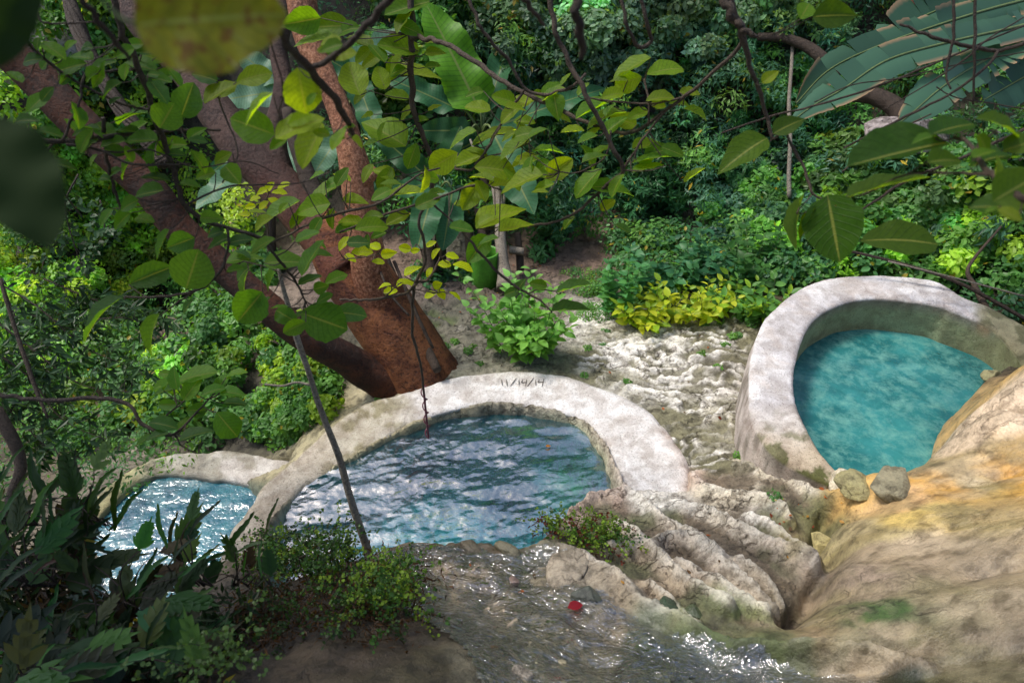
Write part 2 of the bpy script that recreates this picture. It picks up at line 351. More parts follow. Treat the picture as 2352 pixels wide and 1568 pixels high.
def _strip(A, B): return np.vstack([smooth_path(poly_z(A), 50)[:, :2], smooth_path(poly_z(B), 50)[::-1, :2]])
RS1, RS2, RS3 = _strip(R1_OUT, R1_IN), _strip(R2_OUT, R2_IN), _strip(R3_OUT, R3_IN)
CTRL = [ # (u, v, z) readings
 (1000,620,-.35),(1200,610,-.35),(1350,600,-.3),(1050,545,-.32),(1300,545,-.28),(900,570,-.38),(760,600,-.45),(1420,620,-.3),
 (1050,700,-.28),(1000,770,-.14),(1060,800,-.06),(1150,760,-.12),(1120,845,.04),(1300,760,-.12),(1400,850,-.02),(1300,840,.03),(1500,760,-.05),(1650,750,.0),(1700,740,.02),
 (1560,880,.0),(1650,900,.06),(1600,980,.08),(1690,960,.08),(1640,1060,.14),(1500,910,.04),(1560,1000,.08),(1700,1040,.14),(1690,850,.04),(1715,790,.04),
 (1750,1075,.32),(1650,1110,.3),(1600,1170,.42),(1750,1160,.42),(1820,1110,.45),(1880,1130,.48),(1840,1200,.5),(1790,1180,.5),(1900,1190,.56),
 (1440,1150,.38),(1380,1160,.42),(1330,1190,.56),(1500,1180,.52),(1400,1240,.72),(1600,1230,.66),(1700,1230,.66),(1600,1300,.84),(1480,1300,.86),(1760,1300,.82),(1850,1270,.72),
 (1700,1370,.98),(1820,1380,.92),(1770,1420,.98),(1300,1290,.96),(1380,1330,1.02),(1280,1340,1.05),(1240,1290,.95),(1560,1390,1.02),(1460,1390,1.06),
 (950,1290,1.02),(1100,1270,.97),(900,1280,1.05),(1180,1300,1.0),(1100,1400,1.2),(1200,1380,1.12),(1000,1350,1.14),(1250,1480,1.28),(1400,1460,1.18),(1350,1560,1.4),(1500,1530,1.3),(1600,1480,1.16),(1680,1540,1.22),(1100,1330,1.06),
 (1740,1460,1.14),(1800,1500,1.24),
 (1050,1440,1.42),(1130,1500,1.5),(1180,1560,1.55),(950,1430,1.48),(850,1480,1.62),(1000,1520,1.68),(700,1500,1.75),(900,1560,1.85),(600,1560,1.8),(780,1400,1.42),(700,1380,1.3),(650,1440,1.45),(880,1340,1.2),(800,1330,1.16),
 (500,1480,1.3),(400,1560,1.5),(200,1560,1.3),(0,1500,.9),
 (2340,860,.88),(2280,900,.92),(2230,960,.94),(2200,1040,.95),(2320,980,1.08),(2260,1060,1.06),(2180,1100,.96),(2080,1120,.88),(2020,1120,.84),(2100,1180,.98),(2040,1230,.98),(2200,1180,1.12),(2340,1120,1.28),
 (1960,1250,.86),(1920,1220,.66),(1880,1250,.66),(1990,1190,.76),(1900,1290,.84),(2100,1290,1.14),(1900,1370,1.02),(1960,1320,1.04),(2250,1280,1.38),(2340,1250,1.5),(1860,1440,1.1),(1980,1420,1.26),(2100,1430,1.42),(2250,1430,1.62),(2340,1420,1.75),
 (1800,1460,1.1),(1900,1510,1.26),(2050,1530,1.42),(2200,1540,1.66),(2340,1560,1.9),
 (2240,640,.25),(2330,700,.3),(2100,600,.15),(1900,610,.1),(1760,660,.05),(2450,800,.45),(2300,600,.35),(1600,650,-.1),(1500,640,-.2),
 (860,940,-.1),(800,950,-.15),(740,980,-.3),(680,1020,-.5),(700,880,-.45),(600,900,-.7),(560,1000,-.85),(640,1020,-.7),(480,1020,-1.0),(400,1020,-1.0),(300,1030,-1.05),
 (700,670,-.5),(640,740,-.65),(760,760,-.45),(820,840,-.3),(520,780,-1.1),(400,880,-1.3),(250,960,-1.35),(120,1050,-1.35),(60,1200,-1.2),(50,1350,-.8),(300,760,-1.8),(150,800,-1.9),(0,900,-1.9),(0,700,-2.2),(300,620,-2.1),(500,640,-1.5),(650,560,-.9),(450,540,-1.6),(250,520,-1.9),(80,560,-2.1),(960,860,.0),(900,700,-.3),
]
CTRL += [(a + 12, b + 6, c + .03) for a, b, c in SH2] + [(2235,985,1.06),(2275,930,1.02),(2215,1035,1.0)]
cp = poly_z(CTRL)
HX = []
for yy, zz in ((9.1, .1), (10.2, 1.3), (11.5, 2.9), (13, 4.8), (16, 8.0), (20, 11.5), (26, 16)):
    for xx in np.linspace(-15, 15, 9):
        left = sstep(-2.0, -6.5, xx) * sstep(14.5, 9, yy)
        right = sstep(3.5, 7.5, xx) * sstep(15, 8, yy)
        HX.append((xx, yy, zz - 1.9 * left + 1.2 * right))
HX += [(0,.3,2.35),(1.2,.2,2.5),(2.5,.4,2.6),(-1,.2,2.3),(0,-1,2.8),(3,-1,3.0),(-3,-1,2.4),(-3,.5,1.6),(-5,0,1.6),(-6.5,3,-.6),(-6.5,6,-1.8),(-9,4,-1.2),(-9,8,-1.9),(-14,4,0),(5.4,3.5,1.6),(5.2,2,1.9),(6.5,3,2.2),(6.2,5,1.2),(8.5,5,2.6),(8,7,1.5),(10,2,3),(14,3,5),(6.3,6.3,.9),(5.3,7.2,.6),(0,-4,3.6),(6,-4,4),(-6,-4,3),(12,-4,5.5),(-12,-4,2.5),(0,-9,5),(10,-9,7),(-10,-9,4)]
CPT = np.vstack([cp, np.array(HX, float)])
def _tps(P, lam=2e-3):
    n = len(P); d = np.linalg.norm(P[:, None, :2] - P[None, :, :2], axis=2); K = np.where(d > 0, d * d * np.log(d + 1e-9), 0) + lam * np.eye(n)
    A = np.zeros((n + 3, n + 3)); A[:n, :n] = K; A[:n, n] = 1; A[:n, n + 1:] = P[:, :2]; A[n:, :n] = A[:n, n:].T
    return np.linalg.solve(A, np.concatenate([P[:, 2], [0, 0, 0]]))
TW = _tps(CPT)
def base_z(x, y):
    sh = np.shape(x); x = np.ravel(np.asarray(x, float)); y = np.ravel(np.asarray(y, float)); out = np.zeros(len(x)); n = len(CPT)
    for s in range(0, len(x), 20000):
        X, Y = x[s:s + 20000], y[s:s + 20000]
        d2 = (X[:, None] - CPT[None, :, 0]) ** 2 + (Y[:, None] - CPT[None, :, 1]) ** 2
        out[s:s + 20000] = (0.5 * d2 * np.log(d2 + 1e-12)) @ TW[:n] + TW[n] + TW[n + 1] * X + TW[n + 2] * Y
    return out.reshape(sh)

# surface colours and wetness, anchored where each patch of rock lies (u, v, z, weight radius m, colour, wet)
WH, CRM, PNK, OLV, GRY = (.80,.78,.73), (.66,.60,.48), (.55,.42,.34), (.17,.165,.09), (.19,.18,.14)
OCH, TAN, BRN, DBR, DIRT, MOS, DDK = (.50,.29,.08), (.50,.38,.24), (.30,.22,.14), (.05,.034,.02), (.17,.115,.085), (.07,.10,.03), (.035,.026,.018)  # DIRT, DBR, DDK: real tones deepened with shade put into the colour
ZON = [
 (1000,600,-.35,DIRT,0),(1200,600,-.35,DIRT,0),(1350,590,-.3,DIRT,0),(900,560,-.35,DIRT,0),(1050,540,-.3,GRY,0),(700,670,-.5,(.17,.125,.10),0),(1020,660,-.3,(.13,.10,.08),0),(1150,640,-.3,(.12,.09,.07),0),
 (1050,720,-.25,(.13,.125,.09),.1),(1000,780,-.1,(.16,.15,.11),.1),(1080,820,.0,(.24,.23,.18),.1),(1150,740,-.1,(.17,.16,.125),.1),
 (1380,740,-.1,WH,0),(1500,760,-.05,WH,0),(1620,750,0,OLV,.1),(1700,780,0,OLV,.1),(1420,800,0,WH,0),(1350,840,0,OLV,.1),(1550,830,0,WH,0),(1650,830,.05,GRY,0),(1500,880,.05,WH,0),(1600,880,.05,WH,0),(1690,880,.1,WH,0),
 (1560,960,.05,OLV,.1),(1640,950,.1,(.55,.53,.45),0),(1600,1020,.1,OLV,.2),(1690,1020,.15,(.5,.47,.38),0),(1660,1060,.2,OLV,.35),(1620,1090,.25,PNK,.1),(1740,1070,.3,CRM,0),
 (1700,1100,.35,(.62,.57,.47),0),(1800,1110,.45,CRM,0),(1760,1150,.42,CRM,0),(1650,1140,.38,CRM,.1),(1830,1160,.5,OLV,.2),(1880,1190,.55,(.16,.16,.06),.3),(1500,1160,.45,WH,0),(1400,1160,.4,PNK,0),(1350,1170,.5,PNK,0),(1580,1160,.42,WH,0),(1660,1190,.5,(.62,.56,.46),0),(1740,1190,.5,WH,0),
 (1560,1210,.6,(.5,.44,.36),0),(1650,1250,.7,(.58,.52,.43),0),(1480,1220,.65,(.55,.5,.42),0),(1540,1290,.8,(.42,.35,.27),0),(1700,1310,.85,(.62,.55,.46),0),(1780,1290,.8,(.6,.52,.43),0),(1620,1340,.9,(.42,.34,.26),0),(1750,1370,.95,(.5,.43,.34),.05),(1840,1330,.85,(.45,.38,.28),0),(1830,1400,.95,(.13,.12,.06),.2),
 (1380,1300,.95,(.34,.29,.22),.1),(1300,1300,1.0,(.3,.26,.2),.2),(1460,1330,.98,(.36,.3,.22),.1),(1240,1320,1.0,(.22,.19,.13),.5),
 (950,1280,1.0,(.13,.11,.08),.9),(1100,1260,.97,(.10,.08,.055),.8),(1200,1275,.95,(.14,.13,.08),.6),(1050,1330,1.1,(.62,.47,.34),.8),(1150,1400,1.2,(.60,.47,.34),.8),(1250,1450,1.2,(.60,.50,.34),.8),(1350,1520,1.35,(.40,.34,.22),.8),(1250,1540,1.4,(.48,.42,.28),.8),(1400,1430,1.15,(.5,.4,.28),.8),(1500,1450,1.15,(.10,.12,.08),1),(1480,1540,1.3,(.07,.075,.06),1),(1600,1530,1.25,(.035,.04,.035),1),(1600,1420,1.1,(.17,.19,.09),.5),(1700,1440,1.1,(.16,.2,.07),.4),(1700,1540,1.25,(.04,.05,.035),1),(1600,1490,1.2,MOS,.6),(1750,1500,1.2,MOS,.5),
 (1330,1390,1.1,(.34,.29,.21),.8),(1560,1350,.95,(.4,.33,.24),.1),
 (1050,1450,1.45,DBR,.6),(1130,1520,1.5,(.14,.09,.04),.6),(950,1450,1.5,DBR,.5),(850,1500,1.6,(.06,.042,.025),.4),(950,1550,1.8,(.075,.06,.03),.4),(700,1520,1.7,(.085,.06,.035),.3),(780,1420,1.45,DDK,.4),(650,1450,1.5,DDK,.3),(880,1350,1.2,DDK,.6),(500,1500,1.3,DDK,.3),(300,1540,1.3,DDK,.3),(0,1540,1,DDK,.2),(1050,1545,1.7,(.16,.14,.09),.4),
 (2340,900,1,(.55,.36,.13),.7),(2290,890,.92,(.62,.40,.16),.7),(2240,940,.93,(.66,.50,.33),.4),(2200,1000,.93,(.70,.56,.40),.3),(2320,980,1.05,(.68,.54,.38),.4),(2180,1080,.95,(.62,.44,.22),.6),(2300,1070,1.15,OCH,.8),(2100,1110,.9,(.66,.38,.10),.7),(2020,1120,.85,(.64,.40,.13),.6),(2080,1160,.95,(.66,.42,.2),.6),(2180,1140,1.05,OCH,.8),(2340,1110,1.3,(.62,.34,.06),.8),(2250,1130,1.15,(.44,.33,.13),.8),
 (2000,1230,.9,(.45,.37,.10),.5),(2100,1200,1.02,(.62,.46,.15),.6),(2250,1220,1.25,(.46,.35,.12),.8),(1930,1280,.8,(.50,.42,.16),.3),(1870,1250,.68,(.52,.44,.2),.2),(1960,1300,1.0,(.46,.36,.26),.6),(2050,1280,1.08,(.48,.37,.25),.7),(2200,1300,1.3,(.36,.27,.14),.8),(2340,1280,1.5,(.30,.22,.10),.8),
 (1900,1330,.95,(.50,.39,.31),.5),(1970,1350,1.1,(.52,.38,.30),.6),(2000,1390,1.2,(.50,.39,.24),.6),(1900,1380,1.02,(.52,.43,.22),.4),(2080,1400,1.35,(.38,.36,.15),.6),(1850,1430,1.1,(.40,.32,.14),.4),(2200,1400,1.5,(.40,.34,.17),.8),(2340,1400,1.7,(.32,.25,.14),.9),
 (1950,1480,1.25,(.44,.36,.2),.7),(1900,1480,1.2,(.32,.22,.08),.6),(1980,1525,1.35,(.36,.29,.15),.8),(2100,1530,1.5,(.28,.22,.13),.9),(2250,1520,1.7,(.32,.26,.16),.9),(2340,1540,1.85,(.28,.22,.14),.9),(1830,1530,1.25,(.05,.07,.03),.8),(1980,1550,1.4,(.06,.075,.03),.8),(2060,1555,1.45,(.05,.06,.03),.9),(1980,1500,1.3,(.34,.27,.14),.8),
 (1985,1410,1.28,(.10,.16,.04),.3),(2020,1410,1.3,(.14,.20,.06),.3),(1830,1230,.6,(.36,.31,.12),.2),(1850,1290,.75,(.44,.37,.18),.2),
 (860,930,-.1,(.36,.32,.2),.4),(800,960,-.15,(.38,.34,.2),.4),(700,900,-.45,(.05,.05,.025),.1),(600,950,-.8,(.05,.045,.03),.1),(500,800,-1.1,(.15,.11,.08),0),(460,740,-1.2,(.16,.12,.09),0),(300,900,-1.5,(.16,.11,.075),.1),(200,960,-1.4,(.14,.10,.07),0),(330,1000,-1.1,(.2,.18,.14),.1),(100,1050,-1.4,(.11,.09,.06),.1),(200,700,-2,(.08,.07,.04),0),(450,600,-1.5,(.08,.07,.04),0),(60,560,-2,(.08,.07,.04),0),
 (1600,640,-.1,(.06,.05,.03),0),(1450,660,-.2,(.08,.07,.04),0),(1850,620,.1,(.2,.15,.11),0),(2100,600,.15,(.07,.055,.035),0),(2300,640,.3,(.05,.04,.025),0),(2350,760,.45,(.06,.05,.03),0),(1760,690,.05,(.12,.1,.05),0),(1250,720,-.15,(.2,.18,.13),0),(960,840,0,(.3,.3,.22),0),
]
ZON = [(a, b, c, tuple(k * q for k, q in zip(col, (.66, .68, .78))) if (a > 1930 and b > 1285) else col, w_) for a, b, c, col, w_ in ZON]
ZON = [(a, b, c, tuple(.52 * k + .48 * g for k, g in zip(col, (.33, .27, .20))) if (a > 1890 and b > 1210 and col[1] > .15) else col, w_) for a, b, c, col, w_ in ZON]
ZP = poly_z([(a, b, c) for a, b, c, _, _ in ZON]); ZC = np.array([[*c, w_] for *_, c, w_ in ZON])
ZP = np.vstack([ZP, [[x_, y_, 0] for x_, y_ in ((-8,2),(8,2),(-8,7),(7,7),(0,8.9),(-5,8.9),(5,8.9),(0,-1),(4,0),(-4,0),(9,4),(-1.5,.3),(1,.5))]])
ZC = np.vstack([ZC] + [[[.06, .05, .03, .1]]] * 7 + [[[.15, .12, .08, .5]]] * 6)
def zone(x, y):
    sh = x.shape; x = x.ravel(); y = y.ravel()
    wx = x + .16 * (fbm(x * 2.6, y * 2.6, 3, 5) - .5) * 2; wy = y + .16 * (fbm(x * 2.6 + 9, y * 2.6, 4, 5) - .5) * 2
    out = np.zeros((len(x), 4))
    for s in range(0, len(x), 20000):
        d2 = (wx[s:s + 20000, None] - ZP[None, :, 0]) ** 2 + (wy[s:s + 20000, None] - ZP[None, :, 1]) ** 2 + 1e-4
        q = d2 ** -2.6; q /= q.sum(1)[:, None]; out[s:s + 20000] = q @ ZC
    return out.reshape(*sh, 4)
def blob(pts, x, y):
    """soft mask from (u, v, z, radius m)"""
    m = np.zeros(x.shape)
    for u, v, z, r in pts:
        p = Pz(u, v, z); m = np.maximum(m, sstep(1.25, .6, np.hypot(x - p[0], y - p[1]) / r + .35 * (fbm(x * 3, y * 3, 8, 3) - .5) * 2))
    return m
FOLDS = [  # crest lines (u, v, z), height m, half width m
 ([(1562,1297,.84),(1647,1361,.92),(1715,1402,.95),(1766,1430,.98)], .13, .10), ([(1400,1262,.74),(1480,1262,.76),(1562,1236,.7),(1623,1253,.74),(1664,1307,.83),(1732,1361,.93),(1790,1408,.96)], .12, .10),
 ([(1500,1150,.46),(1562,1161,.5),(1630,1178,.54),(1715,1225,.64),(1800,1266,.74),(1862,1310,.82)], .13, .12), ([(1600,1105,.33),(1664,1130,.38),(1766,1147,.44),(1806,1190,.5)], .10, .10),
 ([(1410,1216,.64),(1461,1239,.7),(1520,1295,.82),(1571,1341,.9),(1660,1400,1.0)], .14, .10), ([(1427,1122,.34),(1478,1154,.44),(1529,1200,.58),(1590,1236,.66),(1640,1285,.78)], .10, .09),
 ([(1245,1262,.92),(1325,1268,.95),(1380,1300,1.0),(1425,1336,1.06)], .10, .11), ([(1410,1324,1.04),(1480,1385,1.08),(1571,1436,1.12),(1664,1494,1.18),(1760,1512,1.22),(1868,1511,1.24),(1990,1522,1.34),(2080,1545,1.46)], .13, .085),
 ([(1310,1160,.5),(1360,1132,.42),(1430,1128,.36)], .08, .10), ([(1690,1290,.78),(1760,1335,.88),(1812,1385,.93)], .10, .07), ([(1680,1062,.25),(1750,1075,.34),(1840,1105,.45),(1900,1150,.54)], .07, .10),
 ([(1720,1180,.5),(1790,1215,.58),(1850,1262,.68)], .09, .07), ([(1480,1340,.94),(1545,1385,1.02),(1600,1425,1.08)], .07, .07)]
FLOWF = [([(2352,930,1.1),(2290,960,1.08),(2235,1010,1.03),(2200,1050,.98)], .16, .34), ([(1920,1310,.85),(1985,1310,.98),(2060,1350,1.12)], .10, .26), ([(1990,1215,.9),(2120,1190,1.02),(2230,1180,1.15),(2352,1150,1.3)], .11, .26), ([(1860,1470,1.12),(2000,1435,1.3),(2150,1420,1.5),(2352,1390,1.7)], .09, .28), ([(2150,1300,1.2),(2250,1270,1.35),(2352,1250,1.5)], .10, .24), ([(1990,1125,.82),(2090,1130,.9),(2180,1115,.97)], .08, .20)]
FLOWW = [(poly_z(a)[:, :2], h, w_) for a, h, w_ in FLOWF]
FOLDW = [(poly_z(a)[:, :2], h, w_) for a, h, w_ in FOLDS]
def fold_field(x, y, FOLDW=FOLDW, sm=False):
    wx = x + .045 * (fbm(x * 5, y * 5, 131, 4) - .5) * 2; wy = y + .045 * (fbm(x * 5, y * 5 + 4, 132, 4) - .5) * 2; F_ = np.zeros(np.shape(x)); cr = np.zeros(np.shape(x))
    for P_, h, w_ in FOLDW:
        P_ = smooth_path(P_, 18); d = np.full(np.shape(x), 9.0)
        for i in range(len(P_) - 1):
            a, b = P_[i], P_[i + 1]; e = b - a; tt = np.clip(((wx - a[0]) * e[0] + (wy - a[1]) * e[1]) / (e @ e + 1e-12), 0, 1); d = np.minimum(d, np.hypot(wx - a[0] - e[0] * tt, wy - a[1] - e[1] * tt))
        q = np.clip(1 - d / w_, 0, 1); F_ = np.maximum(F_, h * (q ** 1.15 if not sm else np.sqrt(np.clip(1 - (1 - q) ** 2, 0, 1)))); cr = np.maximum(cr, q)
    return F_, cr
def ground_z(x, y, detail=True, full=False):
    z = base_z(x, y)
    x = np.asarray(x, float); y = np.asarray(y, float)
    d1, d2, d3 = sdist(x, y, C1), sdist(x, y, C2), sdist(x, y, C3)
    crest = np.zeros_like(z)
    if detail:
        near = sstep(9.2, 7.6, y)
        # rippled travertine between the pools: stacked flow lips
        mt = blob([(1450,780,-.05,.55),(1600,780,0,.6),(1550,870,.05,.6),(1650,940,.1,.6),(1420,840,0,.4),(1640,1040,.15,.4),(1700,850,.1,.4),(1560,1000,.08,.35)], x, y)
        wx = x + .45 * (fbm(x * 1.7, y * 1.7, 21, 4) - .5) * 2; wy = y + .55 * (fbm(x * 1.7 + 5, y * 1.7, 22, 4) - .5) * 2
        ph = (wy * .95 - wx * .25 + .5 * fbm(x * 1.1, y * 1.1, 20, 3)) * 6.0 + 1.1 * fbm(x * 6, y * 6, 24, 4)
        st = ph - np.floor(ph); lip = st ** 2.2 * sstep(1.0, .86, st)
        mt2 = blob([(1050,700,-.28,.9),(1000,780,-.1,.8),(1100,780,-.05,.6)], x, y)
        ph2 = (wy * .8 + wx * .45) * 3.4 + .5 * fbm(x * 4, y * 4, 27, 3); st2 = ph2 - np.floor(ph2); lip2 = st2 ** 2 * sstep(1.0, .82, st2)
        # long diagonal folds on the ridged rock
        mr = blob([(1450,1200,.6,.42),(1600,1200,.6,.5),(1750,1210,.6,.38),(1550,1300,.85,.45),(1720,1310,.85,.42),(1820,1320,.85,.22),(1400,1280,.85,.26),(1660,1380,.95,.3),(1780,1390,.95,.2),(1800,1120,.45,.25),(1680,1110,.33,.25)], x, y)
        ux = x + .15 * (fbm(x * 1.6, y * 1.6, 31, 4) - .5) * 2; uy = y + .15 * (fbm(x * 1.6, y * 1.6 + 7, 32, 4) - .5) * 2
        ca = np.clip(.62 + .16 * (x - 1.2), .45, .9); sa = np.sqrt(1 - ca * ca)
        phr = (ux * ca + uy * sa) * 4.6 + .8 * fbm(x * 2.6, y * 2.6, 33, 4); fr_ = phr - np.floor(phr)
        FF, rr = fold_field(x, y); FL2, fcr = fold_field(x, y, FLOWW, True)
        phq = (ux * ca + uy * sa) * 17 + 2.6 * fbm(x * 7, y * 7, 35, 4); rq = phq - np.floor(phq)
        rough = fbm(x * 4.5, y * 4.5, 41, 6, 2.1, .6) - .5; fine = .5 - np.abs(fbm(x * 16, y * 16, 42, 4) - .5) * 3
        fl = blob([(2200,1000,.95,.5),(2250,1120,1.1,.6),(2100,1250,1.05,.6),(2250,1350,1.4,.7),(2000,1400,1.2,.5),(2150,1500,1.5,.6),(1900,1330,.95,.3)], x, y)
        amp = near * (1 - .85 * fl)
        z = z + amp * (.055 * rough * 2 * (1 - .45 * mr) * (1 - .85 * mt) + .012 * fine * 2 * (1 - .85 * mt)) + near * mt * (.032 * (fbm(wx * 2.6, wy * 9, 133, 5) - .5) * 2 + .012 * (fbm(x * 8, y * 26, 134, 4) - .5) * 2) + near * fl * .010 * rough * 2
        z = z + near * (mt * (.055 * lip - .02) + mt2 * (.10 * lip2 - .03) * (1 - mt) + FF * 1.15 + mr * (.022 * rq - .05))
        # smooth flowstone: broad rounded swells and faint runnels
        z = z + near * FL2 * .9 + fl * near * (.05 * (fbm(x * 1.9, y * 1.9, 51, 3) - .5) * 2 + .02 * (fbm(x * 12 + 3 * y, y * 4, 52, 3) - .5))
        # groove between ridged rock and flowstone
        g = np.full(x.shape, 9.0)
        gp = poly_z([(1905,1180,.55),(1890,1235,.62),(1915,1290,.78),(1885,1330,.86),(1868,1375,.94),(1800,1425,1.0)])
        for i in range(len(gp) - 1):
            a, b = gp[i][:2], gp[i + 1][:2]; e = b - a; tt = np.clip(((x - a[0]) * e[0] + (y - a[1]) * e[1]) / (e @ e), 0, 1)
            g = np.minimum(g, np.hypot(x - a[0] - e[0] * tt, y - a[1] - e[1] * tt))
        z = z - .16 * np.exp(-(g / .055) ** 2) - .06 * np.exp(-(g / .14) ** 2)
        crest = np.clip(mt * (lip * 1.5 + .6 * (fbm(x * 6, y * 6, 61, 4) - .42) * 3), 0, 1)
        dirt = (1 - np.clip(mt + mr + fl, 0, 1)) * 0
    # pool cavities (undercut by 2 cm of noise at the lip)
    jag = .05 * (fbm(x * 5, y * 5, 71, 4) - .5) * 2 if detail else 0
    e1 = sstep(.0, -.10, d1 + jag); z = z * (1 - e1) + np.minimum(z, -.62 + .08 * fbm(x * 2, y * 2, 72, 3)) * e1
    e2 = sstep(.0, -.10, d2 + jag * .4); z = z * (1 - e2) + np.minimum(z, -.45) * e2
    e3 = sstep(.02, -.12, d3 + jag); z = z * (1 - e3) + np.minimum(z, -1.35) * e3
    for S_, zt in ((RS1, -.12), (RS2, .15), (RS3, -1.0)):
        m = sstep(-.005, -.06, sdist(x, y, S_)); z = z * (1 - m) + np.minimum(z, zt) * m
    return (z, e1, e2, e3, crest, (mt, mt2, mr, fl, lip, lip2, rr, rq)) if full else z

def build_ground():
    xs = np.concatenate([np.arange(-9, -4.2, .08), np.arange(-4.2, 4.9, .021), np.arange(4.9, 9.2, .07)])
    ys = np.concatenate([np.arange(-3, .9, .12), np.arange(.9, 6.2, .0185), np.arange(6.2, 9.6, .035)])
    X, Y = np.meshgrid(xs, ys); Z, e1, e2, e3, crest, (mt, mt2, mr, fl, lip, lip2, rr, rq) = ground_z(X, Y, True, True)
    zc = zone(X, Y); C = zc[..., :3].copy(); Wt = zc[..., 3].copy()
    # mineral white on the flow lips, olive film in the troughs
    def mx(C, c, m): return C * (1 - m[..., None]) + np.array(c) * m[..., None]
    n5 = fbm(X * 7, Y * 7, 81, 5); n6 = fbm(X * 2.2, Y * 2.2, 82, 4)
    C = mx(C, (.16, .15, .085), mt * sstep(.42, .12, lip + 1.0 * (n5 - .4)) * .85)
    ln_ = np.abs(fbm(X * 2.6 + .5 * n6, (Y + .12 * n5) * 11, 135, 5) - .5); C = mx(C, (.10, .09, .05), mt * sstep(.028, .004, ln_) * .0)
    C = mx(C, (.84, .82, .78), mt * sstep(.35, .75, lip + 1.3 * (n5 - .45)) * .9)
    C = mx(C, (.52, .50, .44), mt2 * sstep(.72, .98, lip2 + .9 * (n5 - .5)) * .6)
    C = mx(C, (.09, .13, .03), mt2 * sstep(.35, .05, lip2) * sstep(.5, .7, n6) * .8)
    C = mx(C, (.12, .09, .055), np.maximum(mr, .0) * sstep(.38, .05, rr + .6 * (n5 - .5)) * .9); C = mx(C, (.16, .12, .08), mr * sstep(.22, .04, rq + .25 * (n5 - .5)) * sstep(.36, .5, n6) * .8)  # valleys between folds painted dark as crevice shade, then dark strata lines
    C = mx(C, (.74, .70, .62), mr * sstep(.55, .95, rr + .6 * (n5 - .5)) * .65)
    C = mx(C, (.10, .11, .05), mr * sstep(.54, .66, fbm(X * 3, Y * 3, 84, 4)) * sstep(.8, .4, rr) * .8)
    C = mx(C, (.17, .16, .08), fl * sstep(.52, .66, fbm(X * 5 + Y, Y * 3.2, 85, 5)) * .55)
    C = mx(C, (.62, .50, .36), fl * sstep(.60, .72, fbm(X * 3.4, Y * 6, 86, 5)) * .35); C = mx(C, (.76, .60, .44), blob([(2310,950,1.1,.22),(2240,990,1.05,.22),(2290,1000,1.1,.2),(2200,1040,.98,.10)], X, Y) * .75)
    C = mx(C, (.05, .11, .02), blob([(1985,1412,1.28,.13),(2030,1415,1.3,.09)], X, Y) * sstep(.38, .52, fbm(X * 18, Y * 18, 94, 3)) * .9)
    C = mx(C, (.26, .19, .10), fl * sstep(.50, .60, fbm(X * 2.2 - Y * 1.2 + .4 * n5, (X * .5 + Y) * 5, 90, 5)) * .28); C = mx(C, (.74, .62, .46), fl * sstep(.54, .64, fbm(X * 3 - Y * 1.2 + 5, (X * .5 + Y) * 6, 93, 5)) * .2)
    C *= (.85 + .3 * fbm(X * 14, Y * 14, 87, 4))[..., None]; C *= (1 - .12 * fl)[..., None]
    # pool floors: turquoise mineral mud, green algae on the right of the middle pool
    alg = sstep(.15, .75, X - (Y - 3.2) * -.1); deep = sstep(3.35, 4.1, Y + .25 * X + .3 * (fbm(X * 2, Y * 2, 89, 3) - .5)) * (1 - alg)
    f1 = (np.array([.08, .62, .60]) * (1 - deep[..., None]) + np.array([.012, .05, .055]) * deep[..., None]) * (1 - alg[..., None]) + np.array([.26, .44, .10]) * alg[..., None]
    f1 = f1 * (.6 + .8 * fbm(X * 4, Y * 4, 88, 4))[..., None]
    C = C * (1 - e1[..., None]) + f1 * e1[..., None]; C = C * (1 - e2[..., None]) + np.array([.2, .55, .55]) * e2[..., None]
    C = C * (1 - e3[..., None]) + np.array([.16, .42, .40]) * e3[..., None]
    Wt = np.clip(Wt + .25 * (n5 - .5), 0, 1) * (1 - mt * .8)
    C = mx(C, (.11, .10, .055), mt * sstep(.022, .002, ln_) * .8); C = mx(C, (.22, .21, .13), mt * sstep(.56, .64, fbm(X * 1.6, Y * 3.2, 136, 5)) * .7)
    V = np.stack([X, Y, Z], -1).reshape(-1, 3); nx, ny = len(xs), len(ys)
    i = np.arange(ny - 1)[:, None] * nx; j = np.arange(nx - 1)[None]
    Fq = np.stack([i + j, i + j + 1, i + nx + j + 1, i + nx + j], -1).reshape(-1, 4)
    # split the sheet into the formations it is made of (shared edges, no gaps)
    cx = V[Fq].mean(1); U, Vv, D = proj(cx)
    regs = []
    stream = POLY_STREAM; sx = sdist(cx[:, 0], cx[:, 1], stream)
    bould = sdist(cx[:, 0], cx[:, 1], POLY_BOULDER); flow = sdist(cx[:, 0], cx[:, 1], POLY_FLOW); ridge = sdist(cx[:, 0], cx[:, 1], POLY_RIDGE)
    trav = sdist(cx[:, 0], cx[:, 1], POLY_TRAV)
    lab = np.zeros(len(Fq), int)
    lab[trav < 0] = 5; lab[ridge < 0] = 4; lab[flow < 0] = 3; lab[sx < 0] = 2; lab[bould < 0] = 1
    names = {0: ('ground', 'dirt and stone ground around the pools', 'ground'), 1: ('dark_rock', 'dark wet brown rock at the bottom left of the stream', 'rock'),
             2: ('stream_bed', 'wet grey brown stream bed running to the middle pool', 'stream bed'), 3: ('flowstone_slope', 'smooth ochre flowstone slope beside the turquoise pool', 'rock'),
             4: ('ridged_rock', 'pale rock with long diagonal folds between stream and pools', 'rock'), 5: ('travertine_terrace', 'white rippled travertine terrace between the two pools', 'rock terrace')}
    Cf = C.reshape(-1, 3); Wf = Wt.ravel()
    me_all = mesh_from('tmp', V, Fq); nr = np.zeros(len(V) * 3, np.float32)
    me_all.vertex_normals.foreach_get('vector', nr) if hasattr(me_all, 'vertex_normals') else None
